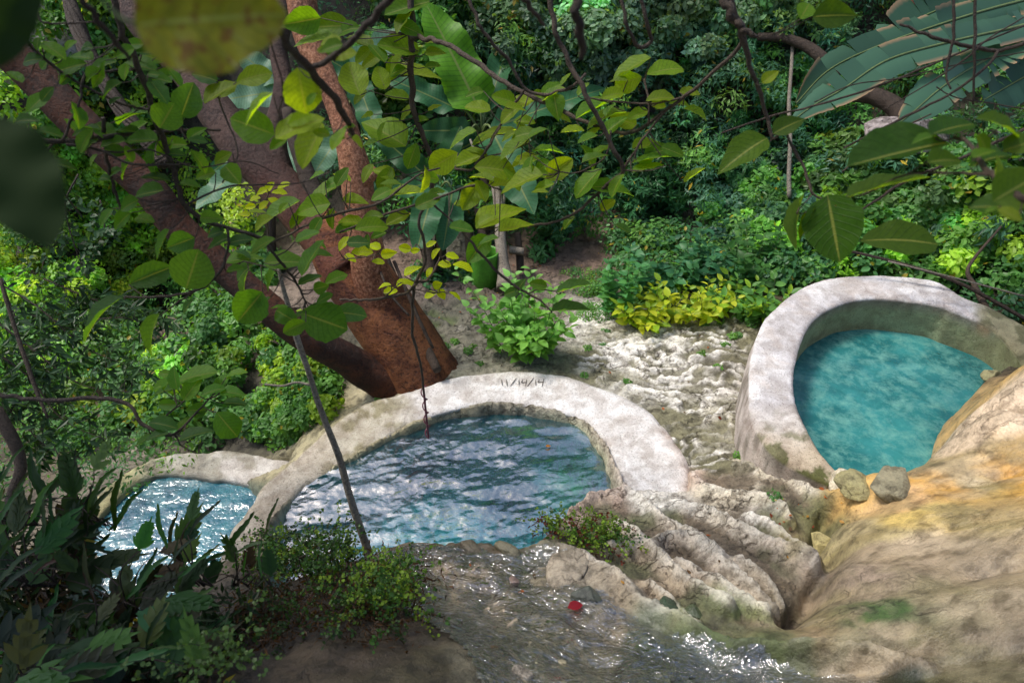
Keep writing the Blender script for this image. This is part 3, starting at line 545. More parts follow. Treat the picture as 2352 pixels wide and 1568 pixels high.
    for k, (nm, lb, cat) in names.items():
        f = Fq[lab == k]; u, inv = np.unique(f, return_inverse=True)
        me = mesh_from(nm, V[u], inv.reshape(f.shape), M_ROCK, col=Cf[u], extra={'wet': Wf[u]})
        me.normals_split_custom_set_from_vertices(nr.reshape(-1, 3)[u].tolist())
        tag(link(nm, me), lb, cat, kind='structure')
    bpy.data.meshes.remove(me_all)
    return V, Fq
POLY_BOULDER = poly_z([(560,1330,1.15),(640,1290,1.12),(760,1280,1.1),(860,1290,1.1),(960,1370,1.2),(1060,1420,1.38),(1120,1480,1.45),(1180,1560,1.52),(1220,1700,1.8),(300,1900,1.6),(-300,1700,1),(-100,1450,.8),(300,1480,1.1)])[:, :2]
POLY_STREAM = poly_z([(850,1262,1.0),(960,1225,.97),(1180,1255,.93),(1245,1255,.9),(1330,1290,1.0),(1230,1335,1.05),(1400,1345,1.08),(1480,1400,1.1),(1600,1465,1.15),(1750,1490,1.18),(1850,1530,1.25),(2060,1545,1.45),(2000,1700,1.7),(1200,1700,1.75),(1000,1480,1.5),(900,1380,1.2),(840,1300,1.1)])[:, :2]
POLY_FLOW = poly_z([(1905,1180,.55),(1890,1235,.62),(1915,1290,.78),(1885,1330,.86),(1868,1375,.94),(1790,1430,1.05),(1800,1500,1.2),(1900,1530,1.3),(2060,1560,1.45),(2100,1800,1.9),(3000,1700,2.6),(2900,900,1.6),(2400,800,.9),(2340,815,.8),(2306,840,.8),(2225,910,.85),(2160,990,.8),(2150,1062,.8),(2004,1088,.72),(1940,1110,.6)])[:, :2]
POLY_RIDGE = poly_z([(1395,1120,.3),(1440,1118,.3),(1560,1112,.3),(1700,1070,.3),(1760,1050,.4),(1830,1075,.45),(1940,1108,.55),(1905,1180,.55),(1890,1235,.62),(1915,1290,.78),(1885,1330,.86),(1868,1375,.94),(1790,1430,1.05),(1600,1450,1.1),(1480,1400,1.1),(1400,1345,1.08),(1230,1335,1.05),(1230,1262,.9),(1262,1225,.8),(1296,1185,.6),(1318,1158,.5)])[:, :2]
POLY_TRAV = poly_z([(1290,850,.05),(1240,790,-.08),(1300,735,-.12),(1500,725,-.08),(1740,720,0),(1760,760,.05),(1735,1000,.2),(1760,1050,.35),(1700,1070,.28),(1560,1115,.25),(1480,1000,.1),(1400,880,.05)])[:, :2]
G = build_ground()

def build_hill():
    xs = np.arange(-17, 17.3, .22); ys = np.arange(9.55, 28, .22); X, Y = np.meshgrid(xs, ys)
    Z = base_z(X, Y) + .3 * (fbm(X * 1.1, Y * 1.1, 91, 4) - .5) * sstep(9.6, 10.5, Y); nx, ny = len(xs), len(ys)
    i = np.arange(ny - 1)[:, None] * nx; j = np.arange(nx - 1)[None]
    Fq = np.stack([i + j, i + j + 1, i + nx + j + 1, i + nx + j], -1).reshape(-1, 4)
    C = np.array([.045, .036, .022]) * (.6 + .8 * fbm(X * 2, Y * 2, 92, 4))[..., None]
    me = mesh_from('hillside', np.stack([X, Y, Z], -1).reshape(-1, 3), Fq, M_ROCK, col=C.reshape(-1, 3), extra={'wet': np.zeros(X.size)})
    tag(link('hillside', me), 'dark earth hillside under the jungle plants', 'hillside', kind='structure')
    for nm, (x0, x1, y0, y1) in {'side_hill': (9.0, 17.2, -9, 9.7), 'valley_side': (-17, -8.9, -9, 9.7), 'back_slope': (-9.1, 9.2, -9, -2.8)}.items():
        xs = np.arange(x0, x1, .3); ys = np.arange(y0, y1, .3); X, Y = np.meshgrid(xs, ys); Z = base_z(X, Y) - .03; nx, ny = len(xs), len(ys)
        i = np.arange(ny - 1)[:, None] * nx; j = np.arange(nx - 1)[None]
        Fq = np.stack([i + j, i + j + 1, i + nx + j + 1, i + nx + j], -1).reshape(-1, 4)
        me = mesh_from(nm, np.stack([X, Y, Z], -1).reshape(-1, 3), Fq, M_ROCK, col=np.tile([.05, .04, .025], (X.size, 1)), extra={'wet': np.zeros(X.size)})
        tag(link(nm, me), None, None, kind='structure')
build_hill()

# ================================================================== THE POOLS
def pool_rim(name, OUT, IN, n, drop_out, drop_in, colour, label, seed, lumps=.02):
    O = smooth_path(poly_z(OUT), n); I = smooth_path(poly_z(IN), n)
    m = 15; prof = []
    for k in range(m):
        a = k / (m - 1); e = min(a, 1 - a) / .5
        prof.append((a, -.022 * (1 - min(1, e * 3.2)) ** 2))
    rows = []
    T = np.gradient((O + I) / 2, axis=0); 
    outward = (O - I); outward[:, 2] = 0; outward /= np.linalg.norm(outward, axis=1)[:, None]
    for dz in (drop_out, drop_out * .6, drop_out * .3, .05): rows.append(O + outward * (.02 if dz > .06 else .004) - [0, 0, dz])
    for a, dz in prof: rows.append(O * (1 - a) + I * a + [0, 0, dz])
    for dz in (.05, drop_in * .15, drop_in * .4, drop_in): rows.append(I - outward * .0 - [0, 0, dz])
    V = np.stack(rows, 1); nr = V.shape[1]
    x, y, z = V[..., 0], V[..., 1], V[..., 2]
    nn = fbm(x * 3.2, y * 3.2 + z, seed, 5) - .5; n2 = fbm(x * 13, y * 13 + z * 9, seed + 3, 4) - .5
    top = np.zeros(nr); top[4:4 + m] = 1; top[4] = top[3 + m] = .7
    V[..., 2] += (lumps * 2 * nn + lumps * 1.1 * n2) * top[None]
    sgn = np.zeros(nr); sgn[:5] = 1; sgn[-5:] = -1
    V[..., :2] += outward[:, None, :2] * ((lumps * 2.0 * nn + lumps * .9 * n2) * sgn[None])[..., None]
    i = np.arange(n - 1)[:, None] * nr; j = np.arange(nr - 1)[None]
    Fq = np.stack([i + j, i + j + 1, i + nr + j + 1, i + nr + j], -1).reshape(-1, 4)
    # end caps
    caps = [np.stack([np.full(nr - 2, 0), np.arange(2, nr), np.arange(1, nr - 1)], -1), np.stack([np.full(nr - 2, (n - 1) * nr), (n - 1) * nr + np.arange(1, nr - 1), (n - 1) * nr + np.arange(2, nr)], -1)]
    C, Wt = colour(V, O, I, nr)
    r = thing(name, label, 'pool wall', tuple(((O + I) / 2)[n // 2] - [0, 0, .4]))
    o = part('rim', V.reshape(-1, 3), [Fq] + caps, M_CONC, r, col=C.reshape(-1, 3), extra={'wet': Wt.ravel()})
    return r, V
def mxx(C, c, m): return C * (1 - m[..., None]) + np.array(c) * m[..., None]
def col1(V, O, I, nr):
    x, y, z = V[..., 0], V[..., 1], V[..., 2]; U, Vv, D = proj(V)
    C = np.ones(V.shape) * np.array([.74, .72, .70]); s = np.linspace(0, 1, V.shape[0])[:, None] * np.ones((1, nr))
    n = fbm(x * 4, y * 4, 101, 5); n2 = fbm(x * 9, y * 9, 102, 5)
    C = mxx(C, (.84, .83, .82), sstep(.42, .64, n) * .8); C = mxx(C, (.52, .47, .43), sstep(.52, .74, n2) * .55)
    left = sstep(-.75, -1.25, x + .25 * (n - .5)); C = mxx(C, (.46, .40, .26), left * .75); C = mxx(C, (.24, .21, .10), left * sstep(.5, .62, n2) * .75)
    C = mxx(C, (.66, .58, .46), sstep(-1.45, -1.75, x) * .8)
    pk = sstep(1.25, 1.5, x + .2 * (n - .5)); C = mxx(C, (.62, .48, .40), pk * .75); C = mxx(C, (.40, .25, .17), pk * sstep(.46, .68, n2) * .8)
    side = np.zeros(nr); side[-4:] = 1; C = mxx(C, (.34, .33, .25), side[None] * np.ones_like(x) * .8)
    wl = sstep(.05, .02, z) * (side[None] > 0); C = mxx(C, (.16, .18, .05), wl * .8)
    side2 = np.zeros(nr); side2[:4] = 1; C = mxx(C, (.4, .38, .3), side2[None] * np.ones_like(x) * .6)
    return C, np.clip(left * .9 + wl * .5, 0, 1)
def col2(V, O, I, nr):
    x, y, z = V[..., 0], V[..., 1], V[..., 2]; s = np.linspace(0, 1, V.shape[0])[:, None] * np.ones((1, nr))
    n = fbm(x * 4, y * 4, 111, 5); n2 = fbm(x * 8, y * 8 + z * 6, 112, 5)
    C = np.ones(V.shape) * np.array([.60, .58, .59]); C = mxx(C, (.78, .77, .77), sstep(.4, .66, n) * .8); C = mxx(C, (.60, .52, .46), sstep(.56, .7, n2) * .4)
    ms = sstep(.80, .84, s + .05 * (n - .5)); C = mxx(C, (.26, .24, .09), ms * .85); C = mxx(C, (.10, .10, .04), ms * sstep(.45, .6, n2) * .8)
    low = sstep(.16, .06, s + .06 * (n - .5)); C = mxx(C, (.62, .52, .38), low); C = mxx(C, (.13, .14, .04), low * sstep(.5, .58, n2))
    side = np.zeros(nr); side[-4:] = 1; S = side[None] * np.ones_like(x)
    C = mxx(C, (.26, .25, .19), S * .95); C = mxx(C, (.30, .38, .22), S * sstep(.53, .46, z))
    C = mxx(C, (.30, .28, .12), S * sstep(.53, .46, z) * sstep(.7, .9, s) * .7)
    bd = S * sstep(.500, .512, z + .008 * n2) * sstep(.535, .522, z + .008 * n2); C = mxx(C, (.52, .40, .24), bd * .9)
    o2 = np.zeros(nr); o2[:4] = 1; O2 = o2[None] * np.ones_like(x); C = mxx(C, (.58, .50, .45), O2 * .7); C = mxx(C, (.2, .18, .14), O2 * sstep(.52, .62, n2) * .7)
    return C, np.clip(ms * .5 + S * .55, 0, 1)
def col3(V, O, I, nr):
    x, y, z = V[..., 0], V[..., 1], V[..., 2]; n = fbm(x * 4, y * 4, 121, 5)
    C = np.ones(V.shape) * np.array([.66, .63, .58]); C = mxx(C, (.42, .40, .14), sstep(-3.2, -3.8, x) * .8); C = mxx(C, (.3, .28, .2), sstep(.52, .64, n) * .7)
    return C, np.clip(.5 + (n - .5), 0, 1)
rim1, RV1 = pool_rim('middle_pool_wall', R1_OUT, R1_IN, 330, .35, .75, col1, 'curved white pool wall with a date scratched into it, red tree at its back', 201, .016)
rim2, RV2 = pool_rim('turquoise_pool_wall', R2_OUT, R2_IN, 330, .66, 1.05, col2, 'raised grey white wall curving round the turquoise pool on the right', 202, .011)
rim3, RV3 = pool_rim('lower_pool_wall', R3_OUT, R3_IN, 160, .5, .6, col3, 'low wet crusted wall of the small pool behind the dark ferns', 203, .025)

# scratched date on the middle pool wall: dark strokes stand in for groove shade
def rim_top(u, v, V):
    U, Vv, D = proj(V[:, 4:19]); k = np.argmin((U - u) ** 2 + (Vv - v) ** 2); p = V[:, 4:19].reshape(-1, 3)[k]
    q = Pz(u, v, p[2] + .006); return q
def scratch():
    strokes = []
    def st(*pp): strokes.append(pp)
    def L(x, y): return (1150 + x, 878 - y + 0 * x)
    st(L(2, 7), L(4, -7)); st(L(13, 7), L(15, -8))
    st(L(36, 11), L(22, -9)); st(L(42, 7), L(42, -7))
    st(L(51, 7), L(48, 0), L(60, 1)); st(L(60, 7), L(57, -8))
    st(L(76, 11), L(61, -9)); st(L(80, 7), L(81, -7)); st(L(89, 7), L(86, 0), L(97, 2)); st(L(99, 8), L(95, -9))
    items = []
    for s in strokes:
        P = np.array([rim_top(u, v, RV1) for u, v in s]); P[:, 2] = P[:, 2].mean() - .001
        P = smooth_path(P, 8) if len(P) > 2 else np.linspace(P[0], P[1], 6); items.append(tube(P, .0045 * (1 - .5 * np.abs(np.linspace(-1, 1, len(P)))), 5))
    V, Fc = join(items); part('date_strokes', V, Fc, plain('groove_shadow', (.10, .085, .07), .9), rim1)
scratch()

def water(name, poly, z, grow, step, mat, label, zfun=None):
    p = np.array(poly)[:, :2]; x0, y0 = p.min(0) - grow; x1, y1 = p.max(0) + grow
    xs = np.arange(x0, x1, step); ys = np.arange(y0, y1, step); X, Y = np.meshgrid(xs, ys); nx, ny = len(xs), len(ys)
    Z = np.full(X.shape, z) + (zfun(X, Y) if zfun is not None else 0)
    i = np.arange(ny - 1)[:, None] * nx; j = np.arange(nx - 1)[None]
    Fq = np.stack([i + j, i + j + 1, i + nx + j + 1, i + nx + j], -1).reshape(-1, 4)
    d = sdist(X, Y, p).ravel(); Fq = Fq[(d[Fq] < grow).all(1)]; u, inv = np.unique(Fq, return_inverse=True)
    me = mesh_from(name, np.stack([X, Y, Z], -1).reshape(-1, 3)[u], inv.reshape(Fq.shape), mat)
    return tag(link(name, me), label, None, kind='structure')
def waves1(X, Y):
    a = fbm(X * 2.3 + Y * 1.4, Y * 6.2 - X * .8, 301, 2) - .5; b = fbm(X * 7, Y * 13 - X * 3, 302, 2) - .5
    c = fbm(X * 26, Y * 30, 303, 2) - .5; lf = sstep(.9, -.6, X + (Y - 4.2) * .8)
    d_ = fbm(X * 14, Y * 22 - X * 5, 304, 2) - .5; return (.062 - .026 * lf) * a + .010 * b + .010 * d_ * lf + .004 * c * lf
M_W1 = water_material('pool_water_clear', ((.008, .06, .12, 1), (.012, .14, .20, 1), (.02, .24, .27, 1)), .18, (.34, .74, .84), [(22, .25, .012, .5, (1, 1.6, 1))], .25, 2.8, .012)
M_W2 = water_material('pool_water_milky', ((.014, .12, .125, 1), (.035, .22, .22, 1), (.17, .40, .34, 1)), .85, (.4, .9, .9), [(5, .4, .05, .6, (1, 1, 1)), (18, .35, .02, .5, (1, 1, 1))], .05, 1.2, .05)
M_W3 = water_material('pool_water_lower', ((.02, .11, .17, 1), (.04, .20, .26, 1), (.12, .32, .36, 1)), .6, (.3, .7, .8), [(9, .4, .04, .6, (1, 1.4, 1)), (30, .4, .012, .6, (1, 1, 1))], .07, 1.3, .06)
water('middle_pool_water', C1, ZW1, .12, .012, M_W1, 'rippling dark blue water of the middle pool', waves1)
water('turquoise_pool_water', C2, ZW2, .12, .03, M_W2, 'milky turquoise water of the right hand pool', lambda X, Y: .012 * (fbm(X * 4, Y * 5, 305, 3) - .5))
water('lower_pool_water', C3, ZW3, .10, .03, M_W3, 'rippling blue green water of the lower pool behind the ferns', lambda X, Y: .02 * (fbm(X * 6, Y * 10, 306, 3) - .5))
# running film of water on the stream bed
M_WS = water_material('stream_water_film', ((.3, .3, .28, 1), (.4, .4, .38, 1), (.6, .62, .62, 1)), .06, (.93, .94, .93), [(8, .8, .07, .8, (1, 1, 1)), (26, .8, .025, .8, (1, 1, 1))], .18, 2.4, .08)
def stream_film():
    p = POLY_STREAM; x0, y0 = p.min(0); x1, y1 = p.max(0); xs = np.arange(x0, x1, .022); ys = np.arange(y0, y1, .022); X, Y = np.meshgrid(xs, ys); nx, ny = len(xs), len(ys)
    Z = ground_z(X, Y); 
    for _ in range(3):
        Z[1:-1, 1:-1] = (Z[1:-1, 1:-1] * 2 + Z[:-2, 1:-1] + Z[2:, 1:-1] + Z[1:-1, :-2] + Z[1:-1, 2:]) / 6
    Z = Z + .010 + .020 * (fbm(X * 9, Y * 9, 311, 4) - .5); d = sdist(X, Y, p) + .10 * (fbm(X * 4, Y * 4, 312, 3) - .5) * 2
    i = np.arange(ny - 1)[:, None] * nx; j = np.arange(nx - 1)[None]; Fq = np.stack([i + j, i + j + 1, i + nx + j + 1, i + nx + j], -1).reshape(-1, 4)
    dd = np.maximum(d, -sdist(X, Y, C1) - .0).ravel(); Fq = Fq[(dd[Fq] < -.03).all(1)]; u, inv = np.unique(Fq, return_inverse=True)
    me = mesh_from('stream_water', np.stack([X, Y, Z], -1).reshape(-1, 3)[u], inv.reshape(Fq.shape), M_WS)
    tag(link('stream_water', me), 'shallow clear water running over the stream bed', None, kind='structure')
stream_film()
# ================================================================== LEAF SWARMS
def leaf_tpl(kind):
    """unit leaf along +Y, width along X, face +Z: vertices and faces"""
    if kind == 'lance':   V = [(0,0,0),(-.17,.38,.03),(0,.42,-.03),(.17,.38,.03),(0,1,-.05)]; Fc = [(0,2,1),(0,3,2),(1,2,4),(2,3,4)]
    elif kind == 'oval':  V = [(0,0,0),(-.26,.28,.03),(0,.34,-.03),(.26,.28,.03),(-.25,.65,.0),(0,.68,-.05),(.25,.65,.0),(0,1,-.10)]; Fc = [(0,2,1),(0,3,2),(1,2,5,4),(2,3,6,5),(4,5,7),(5,6,7)]
    elif kind == 'round': V = [(0,0,0),(-.38,.22,.02),(0,.35,-.04),(.38,.22,.02),(-.36,.66,.0),(.36,.66,.0),(0,1,-.06)]; Fc = [(0,2,1),(0,3,2),(1,2,4),(2,3,5),(4,2,6),(2,5,6)]
    else:                 V = [(0,0,0),(-.2,.5,.02),(.2,.5,.02),(0,1,-.05)]; Fc = [(0,2,3,1)]
    return np.array(V, float), Fc
def swarm(P, D, Nn, L, Cc, kind='lance', wid=1.0):
    """one leaf per row: position P, direction D, face normal Nn, length L, colour Cc"""
    T, Fc = leaf_tpl(kind); n = len(P)
    D = D / (np.linalg.norm(D, axis=1)[:, None] + 1e-9); X = np.cross(D, Nn); X /= np.linalg.norm(X, axis=1)[:, None] + 1e-9; Z = np.cross(X, D)
    wv = np.broadcast_to(np.asarray(wid, float), (n,))
    V = P[:, None] + L[:, None, None] * (T[None, :, 1:2] * D[:, None] + T[None, :, 0:1] * X[:, None] * wv[:, None, None] + T[None, :, 2:3] * Z[:, None])
    off = np.arange(n)[:, None] * len(T); tri = np.array([f for f in Fc if len(f) == 3]); qd = np.array([f for f in Fc if len(f) == 4]); out = []
    if len(tri): out.append((off[:, None] + tri[None]).reshape(-1, 3))
    if len(qd): out.append((off[:, None] + qd[None]).reshape(-1, 4))
    return V.reshape(-1, 3), out, np.repeat(Cc, len(T), axis=0)
def rdir(n, up=.0):
    v = RNG.normal(size=(n, 3)); v[:, 2] += up; return v / np.linalg.norm(v, axis=1)[:, None]
def clumps(C, Rad, per, L0, cols, kind='lance', flat=.8, droop=.5, wid=1.0, upb=.5, tocam=.35, rosette=0):
    """leafy clumps: centres C, radii Rad; leaves on the upper and outer shells, hanging a little"""
    k = len(C); n = k * per; ci = np.repeat(np.arange(k), per)
    if rosette:   # leaves gathered in whorls, as at shoot tips
        m = max(1, per // rosette); wi = np.repeat(np.arange(k * m), rosette); ci = np.repeat(np.arange(k), m)[wi]; n = len(ci)
        d0 = rdir(k * m, upb); d0[:, 1] -= tocam * .8; d0 /= np.linalg.norm(d0, axis=1)[:, None]; rr0 = RNG.uniform(.55, 1.05, k * m)
        d = d0[wi]; rr = rr0[wi]
    else:
        d = rdir(n, upb); d[:, 1] -= tocam * .8; d /= np.linalg.norm(d, axis=1)[:, None]; rr = RNG.uniform(.45, 1.05, n) ** .6
    P = C[ci] + d * (Rad[ci] * rr)[:, None] * np.array([1, 1, flat])
    side = rdir(n); side -= d * (side * d).sum(1)[:, None]; side /= np.linalg.norm(side, axis=1)[:, None] + 1e-9
    D = side * (1.0 if not rosette else 1.1) + d * .55; D[:, 2] -= droop
    Nn = d * .8 + RNG.normal(size=(n, 3)) * .35; Nn[:, 2] += .7
    L = L0 * RNG.uniform(.6, 1.25, n)
    cols = np.array(cols); cc = cols[RNG.integers(0, len(cols), k)][ci] * RNG.uniform(.7, 1.3, (n, 1)) * RNG.uniform(.85, 1.18, (k, 1))[ci]
    yl = RNG.random(n) < .012; cc[yl] = [.30, .24, .03]
    return swarm(P, D, Nn, L, cc, kind, wid)
def slope_pts(uvs, n, zoff=.1, ymin=None):
    """random points of the slope that show inside the picture rectangle uvs = (u0, v0, u1, v1): march down the ray to the ground"""
    u = RNG.uniform(uvs[0], uvs[2], n); v = RNG.uniform(uvs[1], uvs[3], n); r = ray(u, v); d = np.full(n, 3.5)
    hit = np.full(n, np.nan)
    for _ in range(90):
        p = CAM + r * d[:, None]; z = base_z(p[:, 0], p[:, 1]); new = np.isnan(hit) & (p[:, 2] < z + zoff); hit[new] = d[new]; d += .12
    ok = ~np.isnan(hit); P = CAM + r[ok] * hit[ok][:, None]; return P
G_MID, G_DK, G_LT, G_YL, G_BL = [(.09,.22,.05),(.12,.25,.05),(.08,.20,.06)], [(.04,.125,.045),(.055,.15,.05),(.045,.125,.06)], [(.09,.22,.05),(.11,.25,.05),(.08,.19,.06)], [(.26,.36,.03),(.20,.33,.03),(.30,.38,.04)], [(.05,.14,.08),(.04,.12,.07),(.07,.17,.10)]
def domes(rect, n, r0, r1, lift, sub):
    """bushes on the slope: sub-clump centres over the surface of each bush"""
    D = slope_pts(rect, n, .05); k = len(D); Rr = RNG.uniform(r0, r1, k); D = D + np.stack([0 * Rr, 0 * Rr, Rr * lift], -1)
    i = np.repeat(np.arange(k), sub); d = rdir(k * sub, .7); d[:, 1] -= .45; d /= np.linalg.norm(d, axis=1)[:, None]
    return D[i] + d * Rr[i][:, None] * np.array([1, 1, .85]), i, Rr
def mass(name, label, specs, stuff=True, cat=None):
    """specs: (rect, number, radius range, leaves each, leaf length, colours, leaf kind, extra)"""
    Vs, F3, F4, Cs, off = [], [], [], [], 0
    for rect, k, (r0, r1), per, L0, cols, kind, ex in specs:
        ex = dict(ex); lift = ex.pop('lift', .15); dm = ex.pop('dome', None); ti = None
        if dm: C, ti, _ = domes(rect, k, dm[0], dm[1], lift, dm[2])
        else: C = slope_pts(rect, k, lift)
        if not len(C): continue
        Rad = RNG.uniform(r0, r1, len(C)); V, fl, cc = clumps(C, Rad, per, L0, cols, kind, **ex)
        if ti is not None:
            m_ = len(V) // len(C); tv = np.stack([RNG.uniform(.4, 1.75, ti.max() + 1)] * 3, -1) * RNG.uniform(.85, 1.15, (ti.max() + 1, 3)); cc = cc * np.repeat(tv[ti], m_, axis=0)
        Vs.append(V); Cs.append(cc)
        for f in fl: (F3 if f.shape[1] == 3 else F4).append(f + off)
        off += len(V)
    fs = [np.vstack(f) for f in (F3, F4) if f]
    o = link(name, mesh_from(name, np.vstack(Vs), fs, M_FOL, col=np.vstack(Cs), smooth=False))
    return tag(o, label, cat, kind='stuff')
mass('hillside_foliage', 'mixed green undergrowth covering the hillside behind the pools', [
  ((-150,-60,2500,560), 420, (.2,.5), 70, .08, G_DK, 'lance', dict(lift=.1)),
  ((700,-60,2500,520), 72, (.15,.26), 110, .10, G_MID + G_BL, 'lance', dict(lift=.3, dome=(.35,.8,7))),
  ((1050,300,1700,560), 22, (.14,.24), 150, .10, [(.03,.10,.035),(.04,.12,.04)], 'lance', dict(lift=.4, dome=(.3,.55,8), rosette=6)),
  ((1150,-60,1750,200), 26, (.16,.28), 130, .095, [(.18,.31,.18),(.13,.26,.12),(.21,.35,.20)], 'oval', dict(lift=.6, dome=(.4,.7,8))),
  ((1520,40,1860,430), 20, (.13,.24), 130, .09, [(.07,.20,.10),(.10,.26,.09)], 'lance', dict(lift=.5, dome=(.3,.5,8), rosette=7)),
  ((850,-20,1150,300), 12, (.16,.26), 100, .11, G_MID, 'oval', dict(lift=.4, dome=(.3,.6,7))),
  ((0,-60,420,360), 26, (.18,.3), 120, .09, G_LT + G_YL[1:2], 'oval', dict(lift=.5, dome=(.4,.7,8)))])
VB = [(.24,.42,.04),(.30,.44,.04),(.15,.33,.05)]  # leaf colours raised and yellowed, sunlight put into the colour
if True:
  pass
mass('valley_foliage', 'tangle of green leaves, sunlight put into their colour, filling the valley at the left', [
  ((-150,330,560,560), 130, (.2,.4), 100, .08, VB, 'oval', dict(lift=.35)), ((-150,330,500,700), 24, (.15,.25), 120, .08, VB, 'oval', dict(lift=.5, dome=(.3,.55,8))),
  ((-150,480,480,1000), 130, (.18,.36), 100, .08, G_LT, 'oval', dict(lift=.3)), ((-100,540,520,980), 34, (.13,.22), 110, .075, VB + G_LT, 'oval', dict(lift=.5, dome=(.22,.42,7))),
  ((-150,700,430,1100), 80, (.15,.35), 80, .06, G_DK + G_MID, 'lance', dict(lift=.4))])
mass('right_bank_foliage', 'dense green leafy plants on the bank above the turquoise pool', [
  ((1850,440,2450,650), 90, (.16,.3), 90, .08, G_MID, 'oval', dict(lift=.25)), ((1850,400,2450,640), 34, (.12,.2), 120, .09, G_LT + VB[:1], 'oval', dict(lift=.5, dome=(.25,.5,7), wid=1.1)),
  ((1650,430,1950,640), 60, (.16,.32), 90, .075, G_DK, 'oval', dict(lift=.2)), ((1640,400,1950,640), 18, (.12,.2), 120, .085, G_LT + G_BL, 'oval', dict(lift=.5, dome=(.2,.42,7))),
  ((1400,520,1800,640), 70, (.15,.3), 120, .07, G_DK + G_MID, 'oval', dict(lift=.2)),
  ((2180,600,2450,760), 40, (.15,.28), 60, .06, G_DK, 'oval', dict(lift=.12))])
mass('path_edge_greenery', 'low creeping plants along the dirt path edge', [
  ((940,610,1130,650), 22, (.08,.16), 70, .06, G_DK + G_MID, 'oval', dict(lift=.05)),
  ((1290,620,1400,660), 14, (.07,.14), 110, .03, G_MID, 'oval', dict(lift=.02)),
  ((1340,650,1480,730), 22, (.08,.15), 160, .03, G_LT, 'oval', dict(lift=.04)),
  ((1500,690,1740,745), 26, (.06,.12), 120, .03, G_LT, 'oval', dict(lift=.02))])
# small cushions of moss and weeds in the joints of the rock
def cushion(name, label, spots, r, per, L0, cols, kind='oval'):
    C = np.array([Pz(u, v, z) for u, v, z in spots]); C[:, 2] = ground_z(C[:, 0], C[:, 1]) + r * .15
    V, fl, cc = clumps(C, np.full(len(C), r), per, L0, cols, kind, flat=.5, upb=.9)
    return tag(link(name, mesh_from(name, V, fl, M_FOL, col=cc, smooth=False)), label, None, kind='stuff')
cushion('rock_weeds', 'small green weeds and moss in the joints of the travertine', [(1010,805,-.1),(1020,830,-.1),(1045,790,-.1),(1025,815,-.1),(1090,800,-.05),(1075,815,-.05),(1390,760,-.1),(1350,800,-.05),(1385,790,-.05),(1620,745,0),(1680,780,0),(1665,795,.02),(1695,770,.02),(1612,812,.03),(1650,840,.05),(1440,872,.02),(1340,858,.03),(1700,1040,.2),(1100,840,0),(870,905,-.05),(1775,1150,.45)], .05, 90, .028, G_LT)

# ================================================================== SHRUBS WHOSE LEAVES CAN BE TOLD APART
def leaf_obj_mesh(name, kind, mat, col, nl=8, nw=4, aspect=.5, fold=.10, curl=.12, wavy=.0, tip=.0, seed=0):
    """detailed blade, unit length along +Y, UV mapped"""
    t = np.linspace(0, 1, nl + 1); u = np.linspace(-1, 1, nw + 1)
    if kind == 'oval': wd = np.sin(np.pi * t ** .85) ** .62
    elif kind == 'obovate': wd = np.sin(np.pi * t ** 1.25) ** .6
    elif kind == 'lance': wd = np.sin(np.pi * t ** .7) ** .95
    elif kind == 'heart': wd = np.sin(np.pi * np.clip(t * .93 + .07, 0, 1) ** .6) ** .8
    elif kind == 'banana': wd = np.clip(np.minimum(t * 7 + .05, 1) * (1 - t ** 5 * .96), .02, 1)
    wd = wd * aspect * .5; wd[0] = max(wd[0], .004); wd[-1] = .004
    T, U = np.meshgrid(t, u, indexing='ij'); Wd = wd[:, None] * np.ones_like(U)
    rs = np.random.default_rng(seed); e = rs.normal(size=(nl + 1, 1)) * .03 * (np.abs(U) > .9)
    X = U * Wd * (1 + e); Y = T + .0 * U; Z = fold * np.abs(U) * Wd * 2 - curl * T ** 2 + wavy * np.sin(T * 17 + np.sign(U) * 1.3 + seed) * np.abs(U) * Wd
    V = np.stack([X, Y, Z], -1).reshape(-1, 3); i = np.arange(nl)[:, None] * (nw + 1); j = np.arange(nw)[None]
    Fq = np.stack([i + j, i + j + 1, i + nw + 2 + j, i + nw + 1 + j], -1).reshape(-1, 4)
    uv = np.stack([(U + 1) / 2, T], -1).reshape(-1, 2)
    return mesh_from(name, V, Fq, mat, col=np.tile(col, (len(V), 1)), uv=uv)
def leaf_matrix(p, d, nrm, L, wmul=1.0):
    d = Vector(d).normalized(); x = d.cross(Vector(nrm)); x = x.normalized() if x.length > 1e-4 else d.orthogonal().normalized(); z = x.cross(d)
    M = Matrix(((x.x * L * wmul, d.x * L, z.x * L, p[0]), (x.y * L * wmul, d.y * L, z.y * L, p[1]), (x.z * L * wmul, d.z * L, z.z * L, p[2]), (0, 0, 0, 1)))
    return M
def add_leaf(me, parent, root, p, d, nrm, L, wmul=1.0, tint=(1, 1, 1), name='leaf'):
    o = bpy.data.objects.new(name, me); COL.objects.link(o); o.parent = parent
    o.matrix_local = Matrix.Translation(-Vector(root)) @ leaf_matrix(p, d, nrm, L, wmul); o.color = (*tint, 1)
    return o
M_SHRUB = leaf_material('obj_shrub_leaf', .4, .45)
L_SH = [leaf_obj_mesh('shrub_leaf', 'oval', M_SHRUB, (1, 1, 1), 4, 2, .52, .18, .16, seed=s) for s in range(2)]
L_HT = [leaf_obj_mesh('heart_leaf', 'heart', M_SHRUB, (1, 1, 1), 4, 2, .68, .12, .18, seed=s) for s in range(2)]
